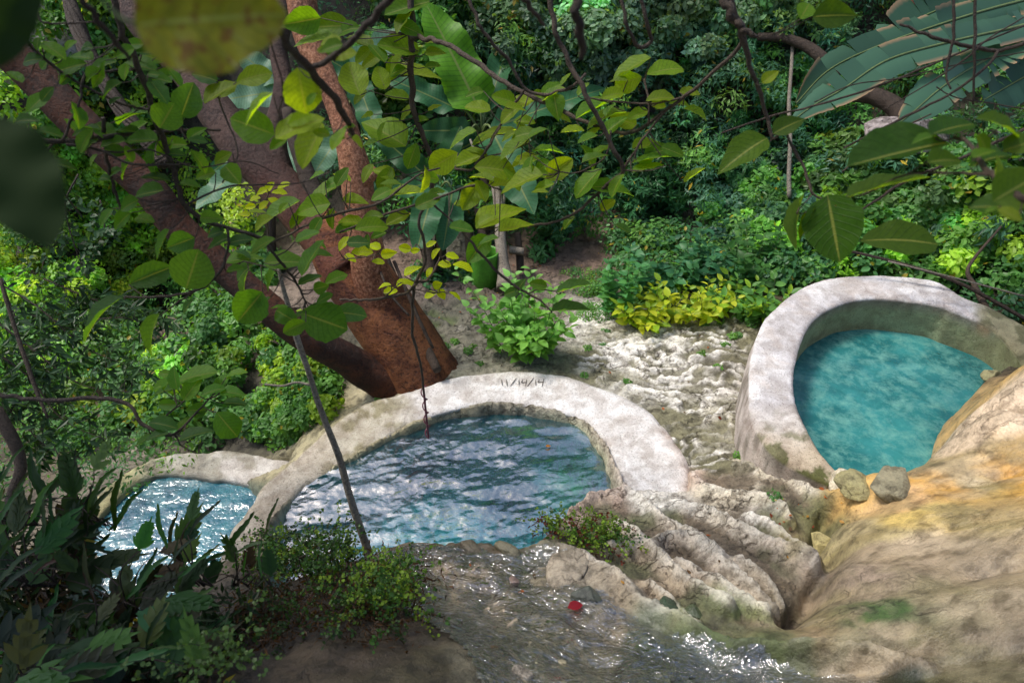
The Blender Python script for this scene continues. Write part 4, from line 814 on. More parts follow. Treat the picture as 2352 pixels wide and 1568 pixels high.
def shrub(name, label, cat, base, H, Rr, stems, per, L0, tints, meshes, group=None, lean=(0, 0), pairs=True, upb=.3, lmax=300, thick=.006):
    base = np.array(base, float); r = thing(name, label, cat, base, group); items = []; cnt = 0
    for s in range(stems):
        a = random.uniform(0, 6.283); q = random.uniform(.15, 1) ** .7; h = H * random.uniform(.55, 1.0) * (1.1 - .45 * q)
        tip = base + np.array([math.cos(a) * Rr * q + lean[0] * h, math.sin(a) * Rr * q + lean[1] * h, h])
        mid = base + (tip - base) * .5 + np.array([math.cos(a) * .05, math.sin(a) * .05, h * .12])
        P = smooth_path([base + [math.cos(a) * .04, math.sin(a) * .04, -.03], mid, tip], 9); items.append(tube(P, np.linspace(thick, thick * .35, 9), 5))
        for k in range(per):
            if cnt >= lmax: break
            t = 1 - (k / per) * .82; i = t * 8; i0 = min(int(i), 7); p = P[i0] + (P[i0 + 1] - P[i0]) * (i - i0)
            aa = k * 2.4 + random.uniform(-.4, .4) + s; ax = P[i0 + 1] - P[i0]; ax /= np.linalg.norm(ax)
            sd_ = np.array([math.cos(aa), math.sin(aa), 0]); d = sd_ * .9 + ax * .35 + np.array([0, 0, -.1 + upb * (t > .9)]) 
            L = L0 * random.uniform(.6, 1.2) * (1.15 - .45 * t); nrm = np.array([0, -.15, 1]) + np.array([random.gauss(0, .3) for _ in range(3)])
            tn = tints[random.randrange(len(tints))]; f = random.uniform(.75, 1.25)
            add_leaf(random.choice(meshes), r, base, p + sd_ * thick, d, nrm, L, random.uniform(.85, 1.1), tuple(min(1, c * f) for c in tn)); cnt += 1
    V, Fc = join(items); part('stems', V, Fc, M_STEM, r)
    return r
def gp(u, v, z, dz=0):
    p = Pz(u, v, z); p[2] = base_z(p[:1], p[1:2])[0] + dz; return p
T_LT, T_MD, T_YL, T_BL = [(.10,.25,.05),(.13,.30,.07),(.08,.20,.05)], [(.05,.14,.035),(.06,.17,.04)], [(.34,.42,.03),(.42,.46,.04),(.22,.36,.03)], [(.05,.16,.08),(.06,.18,.07)]
shrub('leafy_shrub', 'bright green leafy shrub growing behind the middle pool wall', 'shrub', gp(1222,815,.02), .92, .44, 22, 13, .16, [(.15,.34,.07),(.19,.40,.09),(.12,.28,.06)], L_SH, upb=.6)
shrub('tall_weed', 'slender light green sprig rising above the bright green shrub', 'weed', gp(1200,800,.0), 1.4, .20, 6, 17, .13, [(.15,.34,.08),(.19,.40,.10)], L_HT)
shrub('tall_weed', 'small weed with heart shaped leaves leaning left beside the bright shrub', 'weed', gp(1160,805,.0), 1.15, .14, 4, 15, .12, [(.15,.34,.08),(.19,.40,.10)], L_HT, lean=(-.45, 0))
shrub('climbing_plant', 'upright heart-leaved plant at the left end of the yellow-green plants', 'plant', gp(1420,722,-.05), 1.05, .22, 9, 24, .13, [(.07,.22,.08),(.10,.28,.08)], L_HT)
for i, (u, v, lb) in enumerate([(1478,735,'yellow-green plant low at the left of the yellow row, on the rock edge'),(1530,722,'bushy yellow-green plant behind the terrace, second in the yellow row'),(1590,728,'pale yellow-green plant at the middle of the yellow row'),(1645,722,'yellow-green plant between the middle of the yellow row and the turquoise pool wall'),(1705,738,'green and yellow plant touching the turquoise pool wall')]):
    shrub('yellow_plant', lb, 'plant', gp(1465 + (u - 1478) * 1.35, v - 2, 0), .46, .40, 12, 10, .16, T_YL if i < 3 else T_YL[2:] + T_LT, L_SH, 'yellow-green plants behind the terrace', upb=.5)
for i, (u, v, lb, tn) in enumerate([(1500,660,'blue-green round-leaved plant behind the yellow row, left one', T_BL), (1600,650,'blue-green round-leaved plant behind the middle of the yellow row', T_BL), (1720,655,'mid green round-leaved plant behind the right end of the yellow row', T_MD)]):
    shrub('broad_leaved_plant', lb, 'plant', gp(u, v + 25, -.1), .85, .42, 13, 14, .15, tn, L_HT, 'broad leaved plants behind the yellow row')
# lush bush below the leaning trunk
def bush(name, label, cat, pts, r0, r1, per, L0, cols, kind='oval', trunk=None, **kw):
    C = np.array(pts) + RNG.normal(size=(len(pts), 3)) * .05; root = thing(name, label, cat, C.mean(0) - [0, 0, .3])
    Rad = RNG.uniform(r0, r1, len(C)); V, fl, cc = clumps(C, Rad, per, L0, cols, kind, **kw)
    o = part('foliage', V, fl, M_FOL, root, col=cc, smooth=False); o['kind'] = 'stuff'
    b = C.mean(0); b[2] = base_z(b[:1], b[1:2])[0] - .05
    items = [tube(smooth_path([b, (b + c) / 2 + [0, 0, .1], c], 8), np.linspace(.014, .004, 8), 5) for c in C[:14]]
    Vv, Fc = join(items); part('stems', Vv, Fc, M_TWIG, root); return root
def spread(rect, n, z0, dz):
    out = []
    for _ in range(n):
        u, v = random.uniform(rect[0], rect[2]), random.uniform(rect[1], rect[3]); p = Pz(u, v, z0); p[2] = base_z(p[:1], p[1:2])[0] + random.uniform(0, dz); out.append(p)
    return out
bush('lush_bush', 'lush bright green bush between the leaning trunk and the middle pool wall', 'bush', spread((590,880,780,1000), 44, -.5, .22), .09, .17, 170, .062, G_LT + G_YL[1:2], upb=.8)
bush('lush_bush', 'bright green bush under the fork of the red trunk', 'bush', spread((700,800,800,900), 22, -.4, .22), .09, .16, 150, .055, G_LT, upb=.8)
bush('lush_bush', 'mid green bush left of the lush bush above the lower pool', 'bush', spread((470,830,600,1010), 34, -.9, .3), .10, .18, 140, .065, G_MID + G_LT, upb=.7)
bush('lush_bush', 'mid green bush behind the leaning limb, at the edge of the bare ground', 'bush', spread((440,600,650,820), 60, -1.0, .35), .12, .22, 150, .075, G_LT + G_MID, upb=.7)
bush('lush_bush', 'bright low bush between the limb and the small bare patch', 'bush', spread((600,760,740,850), 26, -.6, .2), .09, .16, 150, .06, VB[:2] + G_LT, upb=.8)
bush('lush_bush', 'green bush on the slope above the lower pool wall', 'bush', spread((180,940,470,1040), 30, -1.2, .2), .10, .2, 110, .065, G_MID + G_LT, upb=.7)
bush('vine_curtain', 'dark leafy vine hanging over the low stone wall by the path', 'vine', [Pd(u, v, d) for u, v, d in [(1265,520,9.6),(1262,550,9.5),(1258,580,9.3),(1255,605,9.2),(1270,500,9.7),(1268,530,9.5),(1260,565,9.4)]], .14, .2, 120, .08, G_DK, 'round')
bush('glossy_shrub', 'big dark glossy shrub with whorled leaves right of the banana plants', 'shrub', [Pd(u, v, d) for u, v, d in [(random.uniform(1260,1560), random.uniform(395,560), random.uniform(9.6,10.3)) for _ in range(70)]], .16, .28, 170, .095, G_DK + [(.03,.10,.03)], 'lance', rosette=6)

# ================================================================== THE RED TREE
def limb(path, n, sides=26, lump=.07, seed=1):
    """path: (u, v, distance, picture width) -> tube"""
    a = np.array(path, float); P = Pd(a[:, 0], a[:, 1], a[:, 2]); r = a[:, 3] / 2 / F * a[:, 2]
    q = smooth_path(np.hstack([P, r[:, None]]), n); return tube(q[:, :3], np.abs(q[:, 3]), sides, lump, seed)
tree = thing('red_bark_tree', 'big tree with red peeling bark leaning over the middle pool wall', 'tree', Pz(960, 900, 0))
V, Fc = limb([(1000,985,7.1,200),(985,905,6.95,186),(955,840,6.82,168),(905,760,6.7,160),(850,680,6.62,152),(805,615,6.6,140),(765,555,6.6,120),(725,510,6.65,90)], 50, 44, .09, 3); part('trunk', V, Fc, M_RED, tree)
V, Fc = limb([(1000,985,7.1,118),(935,910,6.85,108),(878,872,6.65,90),(830,847,6.5,80),(790,820,6.35,74),(700,772,6.1,70),(610,700,5.95,68),(510,612,5.85,70),(406,518,5.7,74),(348,440,5.6,77),(255,352,5.5,80),(170,270,5.4,83),(75,168,5.3,88),(5,98,5.2,92),(-70,30,5.1,95)], 80, 28, .05, 5); o = part('limb', V, Fc, M_REDD, tree); o['label'] = 'dark red limb leaning low to the left'
V, Fc = limb([(810,625,6.55,136),(760,560,6.6,116),(692,485,6.65,104),(628,412,6.7,98),(560,340,6.75,94),(485,240,6.85,80),(410,140,6.95,74),(335,60,7.0,72),(265,-50,7.1,70)], 60, 28, .06, 7); o = part('limb', V, Fc, M_RED2, tree); o['label'] = 'grey purple limb leaning up to the left'
V, Fc = limb([(905,800,6.75,80),(880,720,6.6,104),(852,630,6.35,88),(838,540,6.2,76),(826,460,6.1,72),(818,400,6.05,74),(803,335,6.0,62),(782,260,6.0,56),(752,190,6.0,56),(718,115,6.0,60),(700,50,6.0,66),(690,-40,6.0,70)], 70, 26, .07, 9); o = part('limb', V, Fc, M_ORANGE, tree); o['label'] = 'upright limb with flaking orange bark'
V, Fc = limb([(640,420,6.7,80),(628,330,6.75,60),(645,250,6.8,50),(652,190,6.8,44),(640,120,6.8,40),(650,40,6.8,40),(640,-40,6.8,40)], 40, 18, .08, 11); part('limb', V, Fc, M_RED2, tree)
V, Fc = limb([(752,520,6.6,54),(715,430,6.6,44),(690,360,6.6,36),(672,310,6.6,30),(660,250,6.6,26)], 26, 14, .08, 13); part('limb', V, Fc, M_DARKB, tree)
V, Fc = limb([(905,640,6.9,34),(880,600,6.9,36),(920,690,6.85,30),(975,790,6.6,24),(1005,850,6.4,20)][::-1][:4], 26, 12, .1, 15); part('limb', V, Fc, M_DARKB, tree)
V, Fc = limb([(815,420,6.05,56),(836,410,6.02,44),(854,398,6.0,30),(864,388,5.98,12)], 14, 18, .3, 17); part('broken_stub', V, Fc, M_ORANGE, tree)
items = [limb([(905,600,6.3,8),(930,660,6.2,8),(965,740,6.2,9),(995,800,6.25,7)], 20, 6, .1, 19), limb([(870,610,6.3,6),(880,640,6.15,6),(900,680,6.15,6),(940,725,6.15,5)], 16, 6, .1, 20)]
V, Fc = join(items); part('clinging_vine', V, Fc, M_DARKB, tree)

# twisted dark vine stems at the upper left
vb = thing('twisted_vine', 'bundle of twisted dark vine stems hanging at the upper left', 'vine', Pd(230, 150, 6.2)); 
for s in range(7):
    pts = []
    for k, (u, v) in enumerate([(150,-30),(175,50),(205,130),(245,200),(285,260),(335,320),(380,380)]):
        a = s * .9 + k * 1.15; pts.append((u + 13 * math.cos(a), v + 6 * math.sin(a), 6.2 + .07 * math.sin(a), 15 - 6 * (s % 3 == 0)))
    V, Fc = limb(pts, 44, 8, .12, 30 + s); part('vine_stem', V, Fc, M_DARKB, vb)

# ================================================================== BANANA PLANTS
L_BAN = [leaf_obj_mesh('banana_blade', 'banana', M_BAN, (1, 1, 1), 36, 6, .27, .12, .10, .35, seed=s) for s in range(4)]
def banana_leaf(root, base_uvd, tip_uvd, width, tint, nrm=(0, -.7, .6), name='leaf', label=None, me=None):
    a = Pd(*base_uvd); b = Pd(*tip_uvd); d = b - a; L = np.linalg.norm(d); wm = width / F * base_uvd[2] / (L * .27)
    o = add_leaf(me or random.choice(L_BAN), root, np.array(root.location), a, d, nrm, L, wm, tint, name)
    mr = tube(smooth_path([a - d / L * .12, (a + b) / 2 - np.array(nrm) * .008 - [0, 0, L * .022], b - [0, 0, L * .09]], 10), np.linspace(.014, .003, 10), 5)
    return o
def fix_tip(p, q): return p
BG, BT, BD, BP = (.10, .27, .015), (.045, .15, .07), (.03, .10, .04), (.14, .27, .19)
bananas = [
 ('banana_plant', 'banana plant with a huge upright bright green leaf', (1110,560,9.0), 30, [
   ((1105,262,9.0),(978,-5,8.7),108,BG,(.25,-.9,.35)), ((1118,262,9.1),(1182,40,9.2),62,BT,(-.3,-.9,.3)), ((1120,300,9.0),(1395,185,9.1),62,BT,(0,-.6,.8)), ((1050,250,9.0),(885,170,8.8),58,BT,(0,-.7,.7)),
   ((1130,300,8.8),(1222,478,8.2),92,BT,(.1,-.9,.4)), ((1085,300,9.0),(960,300,8.9),60,BD,(0,-.9,.4)), ((1100,320,9.2),(990,380,9.0),70,BD,(0,-.9,.4)), ((1135,280,9.2),(1250,270,9.4),50,BD,(0,-.9,.4))]),
 ('banana_plant', 'banana plant with hanging teal leaves over the dirt path', (1005,600,8.6), 34, [
   ((1000,420,8.5),(955,572,8.1),72,BT,(-.1,-.95,.3)), ((1040,430,8.6),(1020,568,8.3),70,BT,(.15,-.95,.3)), ((985,410,8.6),(860,300,8.4),60,BD,(0,-.8,.6)), ((1010,400,8.7),(1060,280,8.9),50,BD,(0,-.9,.4)), ((985,420,8.6),(900,440,8.3),50,BT,(0,-.7,.7))]),
 ('banana_plant', 'banana plant with arching pale leaf behind the orange limb', (840,520,9.6), 26, [
   ((800,160,9.4),(945,48,9.0),62,BP,(0,-.6,.8)), ((810,170,9.4),(700,100,9.2),50,BT,(0,-.7,.7)), ((820,180,9.4),(870,330,9.0),60,BT,(0,-.9,.4)), ((790,300,9.4),(700,420,9.0),50,BP,(0,-.7,.7))]),
 ('banana_plant', 'banana plant with pale blue green leaves behind the purple limb', (600,560,9.2), 24, [
   ((650,210,9.0),(500,225,8.8),66,BP,(0,-.7,.7)), ((640,190,9.0),(540,110,8.9),60,BP,(0,-.6,.8)), ((655,290,9.0),(690,420,8.6),52,BP,(0,-.9,.4)), ((560,380,9.0),(445,470,8.6),58,BP,(-.2,-.7,.7)), ((580,330,9.0),(470,400,8.8),40,BT,(0,-.7,.7))]),
]
for nm, lb, b, wd, lv in bananas:
    base = Pd(*b); base[2] = base_z(base[:1], base[1:2])[0]; r = thing(nm, lb, 'banana plant', base, 'banana plants behind the pools')
    tops = np.mean([Pd(*l[0]) for l in lv], axis=0)
    V, Fc = tube(smooth_path([base - [0, 0, .1], (base + tops) / 2 + [.03, 0, 0], tops - [0, 0, .12]], 18), np.linspace(.5, .28, 18) * wd / F * b[2], 12, .08, 5); part('stem', V, Fc, M_DARKB, r)
    its = []
    for l in lv:
        banana_leaf(r, *l); a, e = Pd(*l[0]), Pd(*l[1]); 
        its.append(tube(smooth_path([tops - [0, 0, .15], tops * .4 + a * .6 + [0, 0, .04], a + (e - a) * .04], 10), np.linspace(.022, .011, 10), 6))
    V, Fc = join(its); part('leaf_stalks', V, Fc, M_STEM, r)
# dark stems standing behind the path, a pale tree with a flared foot, a wooden post and a green barrel
for i, (pth, nm, lb, cat, mat) in enumerate([
  ([(1165,660,8.3,52),(1158,620,8.35,30),(1150,560,8.4,26),(1148,500,8.5,25),(1138,420,8.6,22),(1120,330,8.8,18)], 'pale_tree', 'slim pale grey tree with flared foot beside the dirt path', 'tree', M_PALE),
  ([(1140,640,8.8,22),(1118,580,8.9,20),(1105,520,9.0,18),(1095,470,9.1,17),(1080,420,9.2,14)], 'dark_stem', 'dark leaning banana stem behind the pale grey tree', 'stem', M_DARKB),
  ([(990,625,8.6,34),(985,580,8.6,32),(975,540,8.6,28),(965,500,8.6,20)], 'dark_stem', 'dark stump-like banana stem beneath the hanging teal leaf', 'stem', M_DARKB),
  ([(1082,605,8.9,20),(1080,570,8.9,22),(1075,520,8.9,18)], 'dark_stem', 'dark ragged stem between the hanging banana leaves and the pale tree', 'stem', M_DARKB),
  ([(1195,622,8.7,18),(1193,580,8.7,17),(1188,535,8.7,15)], 'wooden_post', 'dark wooden post with a short board right of the pale tree', 'post', M_DARKB)]):
    P0 = Pd(*pth[0][:3]); P0[2] = base_z(P0[:1], P0[1:2])[0]; r = thing(nm, lb, cat, P0); V, Fc = limb(pth, 26, 12, .10, 60 + i)
    part('trunk' if cat == 'tree' else 'shaft', V, Fc, mat, r)
    if nm == 'wooden_post':
        a, b = Pd(1170, 574, 8.6), Pd(1203, 578, 8.6); V, Fc = tube(np.linspace(a, b, 5), .05, 6, .08, 3); part('board', V, Fc, M_PALE, r)
    if nm == 'pale_tree':
        V, Fc = join([limb([(1148,500,8.5,14),(1160,440,8.6,10),(1175,380,8.7,7)], 10, 7, .1), limb([(1138,420,8.6,12),(1100,370,8.6,8),(1080,320,8.6,5)], 10, 7, .1)]); part('branches', V, Fc, M_PALE, r)
bar = thing('green_barrel', 'bright green plastic barrel behind the pale grey tree', 'barrel', gp(1116, 645, -.3))
a0 = np.array(bar.location); th = np.linspace(0, 2 * np.pi, 25)[:-1]
prof = [(0, .15), (.03, .165), (.15, .175), (.3, .175), (.42, .165), (.46, .17), (.47, .155), (.44, .15), (.1, .14)]
V = np.array([[a0[0] + r_ * math.cos(t), a0[1] + r_ * math.sin(t), a0[2] + h] for h, r_ in prof for t in th]); n = 24
Fq = np.array([[i * n + j, i * n + (j + 1) % n, (i + 1) * n + (j + 1) % n, (i + 1) * n + j] for i in range(len(prof) - 1) for j in range(n)])
part('body', V, Fq, plain('green_plastic', (.07, .24, .02), .5), bar)
# low stone wall behind the path: separate rough stones
wallr = thing('low_stone_wall', 'low wall of rough grey stones behind the dirt path', 'wall', gp(1200, 545, -.2)); wb = np.array(wallr.location)
def stone_mesh(name, seed, mat, sx=1, sy=1, sz=1, col=(.35, .32, .27), amp=.3, sub=3, wet=.0):
    import bmesh
    bm = bmesh.new(); bmesh.ops.create_icosphere(bm, subdivisions=sub, radius=1); P = np.array([v.co for v in bm.verts]); Fc = np.array([[v.index for v in f.verts] for f in bm.faces]); bm.free()
    n = fbm(P[:, 0] * 1.4 + P[:, 2] * .9 + seed, P[:, 1] * 1.4 - P[:, 2] * .7 + seed * 2, seed, 4) - .5; n2 = fbm(P[:, 0] * 5 + P[:, 2] * 3, P[:, 1] * 5 - P[:, 2] * 4, seed + 1, 3) - .5
    rq_ = np.random.default_rng(seed); P = P * (1 + amp * 1.6 * n + amp * .5 * n2)[:, None]
    for _ in range(9):
        q = rq_.normal(size=3); q /= np.linalg.norm(q); P = P - q * (np.maximum(0, P @ q - rq_.uniform(.5, .85)) * .9)[:, None]
    P = P * [sx, sy, sz]; c = np.array(col)[None] * (.75 + .6 * fbm(P[:, 0] * 9, P[:, 1] * 9 + P[:, 2] * 5, seed + 2, 4))[:, None]
    return mesh_from(name, P, Fc, mat, col=c, extra={'wet': np.full(len(P), wet)})
SM = [stone_mesh('stone', 70 + i, M_ROCK, 1, .8, .75, (.36, .32, .28), .25, 2) for i in range(4)]
for row in range(2):
    for k in range(15):
        u = 1060 + k * 24 + row * 11 + random.uniform(-4, 4); p = gp(u, 556 - (abs(u - 1200) * .02), -.28); p[1] += .55
        o = link('stone', SM[random.randrange(4)], wallr, Vector(p - wb + [0, 0, .08 + row * .14])); s = random.uniform(.08, .105); o.scale = (s * 1.15, s, s * .95); o.rotation_euler = (random.uniform(-.3, .3), random.uniform(-.3, .3), random.uniform(0, 6))

# ================================================================== BIG TORN FRONDS, UPPER RIGHT
def torn_frond(root, mid, hw, tint, seed, brown=True, tilt=(0, -.55, .8), tear=9):
    """mid: (u, v, distance) from the base to the tip; hw: half width px; blade torn into strips with crisp brown ends"""
    a = np.array(mid, float); P = Pd(a[:, 0], a[:, 1], a[:, 2]); n = 110; C = smooth_path(P, n); T = np.gradient(C, axis=0); T /= np.linalg.norm(T, axis=1)[:, None]
    S = np.cross(T, np.array(tilt)); S /= np.linalg.norm(S, axis=1)[:, None]; Nn = np.cross(S, T)
    t = np.linspace(0, 1, n); wd = np.minimum(t * 5 + .35, 1) * (1 - np.clip((t - .72) / .28, 0, 1) ** 2.2 * .93) * hw / F * a[:, 2].mean()
    rs = np.random.default_rng(seed); its = []; cs = []
    for sgn in (-1, 1):
        i = 0
        while i < n - 2:
            k = min(rs.integers(3, tear + 8), n - 1 - i); idx = np.arange(i, i + k + 1); m = 5; u = np.linspace(0, 1, m)
            ln = wd[idx] * (1 + rs.normal() * .02) * (1 + rs.normal(size=len(idx)) * .02); dr = rs.normal() * .22 + .16; sk = .22 + rs.normal() * .05
            gap = np.zeros(len(idx)); gap[-1] = -.5 * rs.random(); 
            g = C[idx][:, None] + S[idx][:, None] * (sgn * u[None, :] * ln[:, None])[..., None] + T[idx][:, None] * ((u ** 1.3)[None, :] * (wd[idx] * sk)[:, None])[..., None] + T[idx][:, None] * ((u ** 2)[None] * gap[:, None] * wd[idx][:, None] * .25)[..., None] + Nn[idx][:, None] * ((.22 * u - dr * u ** 2)[None] * ln[:, None])[..., None]
            V = g.reshape(-1, 3); ii = np.arange(k)[:, None] * m; j = np.arange(m - 1)[None]; Fq = np.stack([ii + j, ii + j + 1, ii + m + j + 1, ii + m + j], -1).reshape(-1, 4)
            c = np.tile(tint, (len(V), 1)) * (1 + rs.normal() * .08)
            if brown:
                e = (u > .99)[None, :] * np.ones((len(idx), 1)) * (rs.random() < .5); c = c * (1 - e.reshape(-1, 1)) + np.array([.30, .19, .11]) * e.reshape(-1, 1)
            its.append((V, [Fq])); cs.append(c); i += k
    V, Fc = join(its); uvx = np.full((len(V), 2), .2); uvx[:, 1] = RNG.random(len(V)) * .001
    o = part('frond_blade', V, Fc, M_FROND, root, col=np.vstack(cs), smooth=True)
    V, Fc = tube(C + Nn * .004, np.linspace(.012, .003, n), 6); part('midrib', V, Fc, M_STEM, o)
M_FROND = leaf_material('frond_blade', .42, .25, (1.5, 1.6, .7))
FT, FT2 = (.05, .115, .07), (.036, .085, .05)
fr = thing('torn_leaf_plant', 'large plant with torn grey green leaves and crisp brown edges, upper right', 'plant', Pd(2380, 60, 5.2))
torn_frond(fr, [(2420,30,5.2),(2352,58,5.0),(2174,99,4.7),(2038,139,4.5),(1936,205,4.3),(1868,243,4.2),(1815,282,4.15)], 42, FT, 1)
torn_frond(fr, [(2400,-10,5.4),(2280,20,5.2),(2150,60,5.0),(2004,112,4.8),(1902,163,4.6),(1828,238,4.5)], 40, FT2, 2)
torn_frond(fr, [(2440,60,5.3),(2330,105,5.0),(2225,160,4.8),(2157,206,4.6),(2100,255,4.5),(2062,286,4.45)], 47, FT, 3)
torn_frond(fr, [(2440,-20,5.7),(2300,-5,5.6),(2180,15,5.5),(2080,60,5.4),(2030,100,5.3)], 60, FT2, 4)
torn_frond(fr, [(2460,-30,5.9),(2380,40,5.9),(2300,80,5.9),(2250,130,5.8)], 75, (.035, .09, .06), 5, False)
torn_frond(fr, [(2480,100,5.9),(2400,150,5.8),(2330,190,5.8),(2260,230,5.7)], 50, (.03, .075, .05), 6, False)

# rocks and trunks on the hillside
def boulder(name, label, uvd, size, col, seed, cat='rock', sub=4, wet=0., amp=.3, parent=None, rot=0):
    p = Pd(*uvd); o = link(name, stone_mesh(name, seed, M_ROCK, *size, col, amp, sub, wet), None, p); o.rotation_euler[2] = rot; return tag(o, label, cat)
boulder('hill_rock', 'grey rock face among dark plants, upper middle right', (1600,440,9.9), (.28,.25,.8), (.20,.18,.16), 401)
boulder('hill_rock', 'pale grey boulder under the torn fronds', (2080,318,8.6), (.6,.4,.24), (.30,.26,.26), 402)
boulder('hill_rock', 'pale cliff rock at the top left corner', (95,85,10.6), (1.3,.6,.95), (.46,.42,.42), 403)
boulder('hill_rock', 'brown rock face beside the muddy patch on the hill', (1655,300,10.6), (.2,.3,.9), (.16,.13,.11), 404)
0 and boulder('hill_rock', 'small mossy rock behind the yellow-green plants', (1850,608,7.2), (.2,.14,.1), (.25,.22,.18), 405, sub=3)
boulder('hill_rock', 'grey rock edge beside the lower pool path', (300,975,8.0), (.5,.22,.2), (.34,.32,.30), 406)
boulder('hill_rock', 'flat pale stone on the slope left of the leaning limb', (640,690,8.6), (.45,.3,.1), (.22,.17,.13), 407)
for i, (pth, lb, mat) in enumerate([
  ([(1813,455,9.0,11),(1812,400,9.0,10),(1815,320,9.0,9),(1812,240,9.1,9),(1818,150,9.2,8),(1822,60,9.3,7)], 'slim straight grey sapling standing on the right hillside', M_PALE),
  ([(1740,85,9.3,18),(1800,88,9.2,20),(1855,108,9.1,26),(1895,140,9.0,30),(1930,170,9.0,34)], 'thick curved brown trunk behind the torn fronds', M_DARKB),
  ([(1960,215,8.9,36),(2010,222,8.8,38),(2060,250,8.7,44),(2085,300,8.6,48)], 'short bent trunk below the torn fronds', M_DARKB),
  ([(2300,520,7.0,5),(2240,590,7.0,7),(2222,625,6.95,9),(2238,655,6.9,12),(2268,715,6.7,17)], 'crooked brown root behind the turquoise pool wall', M_TWIG),
  ([(1175,250,9.6,16),(1165,180,9.7,16),(1150,100,9.8,18),(1130,20,9.9,20),(1110,-40,10,20)], 'pale trunk among the leaves at the top middle', M_PALE),
  ([(2090,-30,7.5,30),(2085,20,7.5,28),(2075,50,7.5,18)], 'red brown trunk end at the top right', M_RED)]):
    r = thing('hill_tree', lb, 'tree', Pd(*pth[0][:3])); V, Fc = limb(pth, 26, 12, .08, 90 + i); part('trunk', V, Fc, mat, r)
# dry pale root tangle
rt = thing('dry_root_tangle', 'tangle of dry pale roots hanging over the dark rock', 'roots', Pd(1610, 300, 9.8)); its = []
for s in range(46):
    u, v = 1610 + random.gauss(0, 6), 300 + random.uniform(-15, 50); a = random.uniform(0, 6.28); L = random.uniform(15, 55)
    its.append(limb([(u, v, 9.7, 2.6), (u + L * .5 * math.cos(a) + 4, v + L * .4 * math.sin(a), 9.65, 2), (u + L * math.cos(a), v + L * math.sin(a) * .8 + 10, 9.6, 1.2)], 7, 4, 0))
its.append(limb([(1610,310,9.7,8),(1608,345,9.65,6),(1604,385,9.6,3)], 8, 5, .1)); V, Fc = join(its); part('roots', V, Fc, M_PALE, rt)
for i, (pts, lb) in enumerate([([(1900,565,6.9,6),(2050,600,6.85,7),(2180,640,6.75,8),(2280,690,6.7,9),(2400,760,6.6,9)], 'long brown stick lying behind the turquoise pool wall'), ([(2040,600,6.6,4),(2200,640,6.5,4),(2352,680,6.5,4)], 'thin grey stick behind the right end of the turquoise pool wall')]):
    V, Fc = limb(pts, 26, 7, .1, 5); o = link('fallen_stick', mesh_from('fallen_stick', V, Fc, M_PALE if i else M_DARKB)); tag(o, lb, 'stick')
# steel pipes on the lower path
for i, (a, b, w_) in enumerate([((130,1105,8.6), (330,925,9.2), 5), ((200,1045,8.9), (300,950,9.2), 5), ((480,700,9.3), (560,625,9.8), 5)]):
    V, Fc = tube(np.linspace(Pd(*a), Pd(*b), 6), w_ / 2 / F * 8.8, 8); o = link('metal_pipe', mesh_from('metal_pipe', V, Fc, plain('galvanised_pipe', (.35, .45, .55), .3, metallic=.6)))
    tag(o, ['long blue grey metal pipe beside the lower path at the left', 'short blue grey metal pipe next to the long one', 'blue grey metal pipe glimpsed behind the leaning red limb'][i], 'pipe', 'metal pipes in the valley')
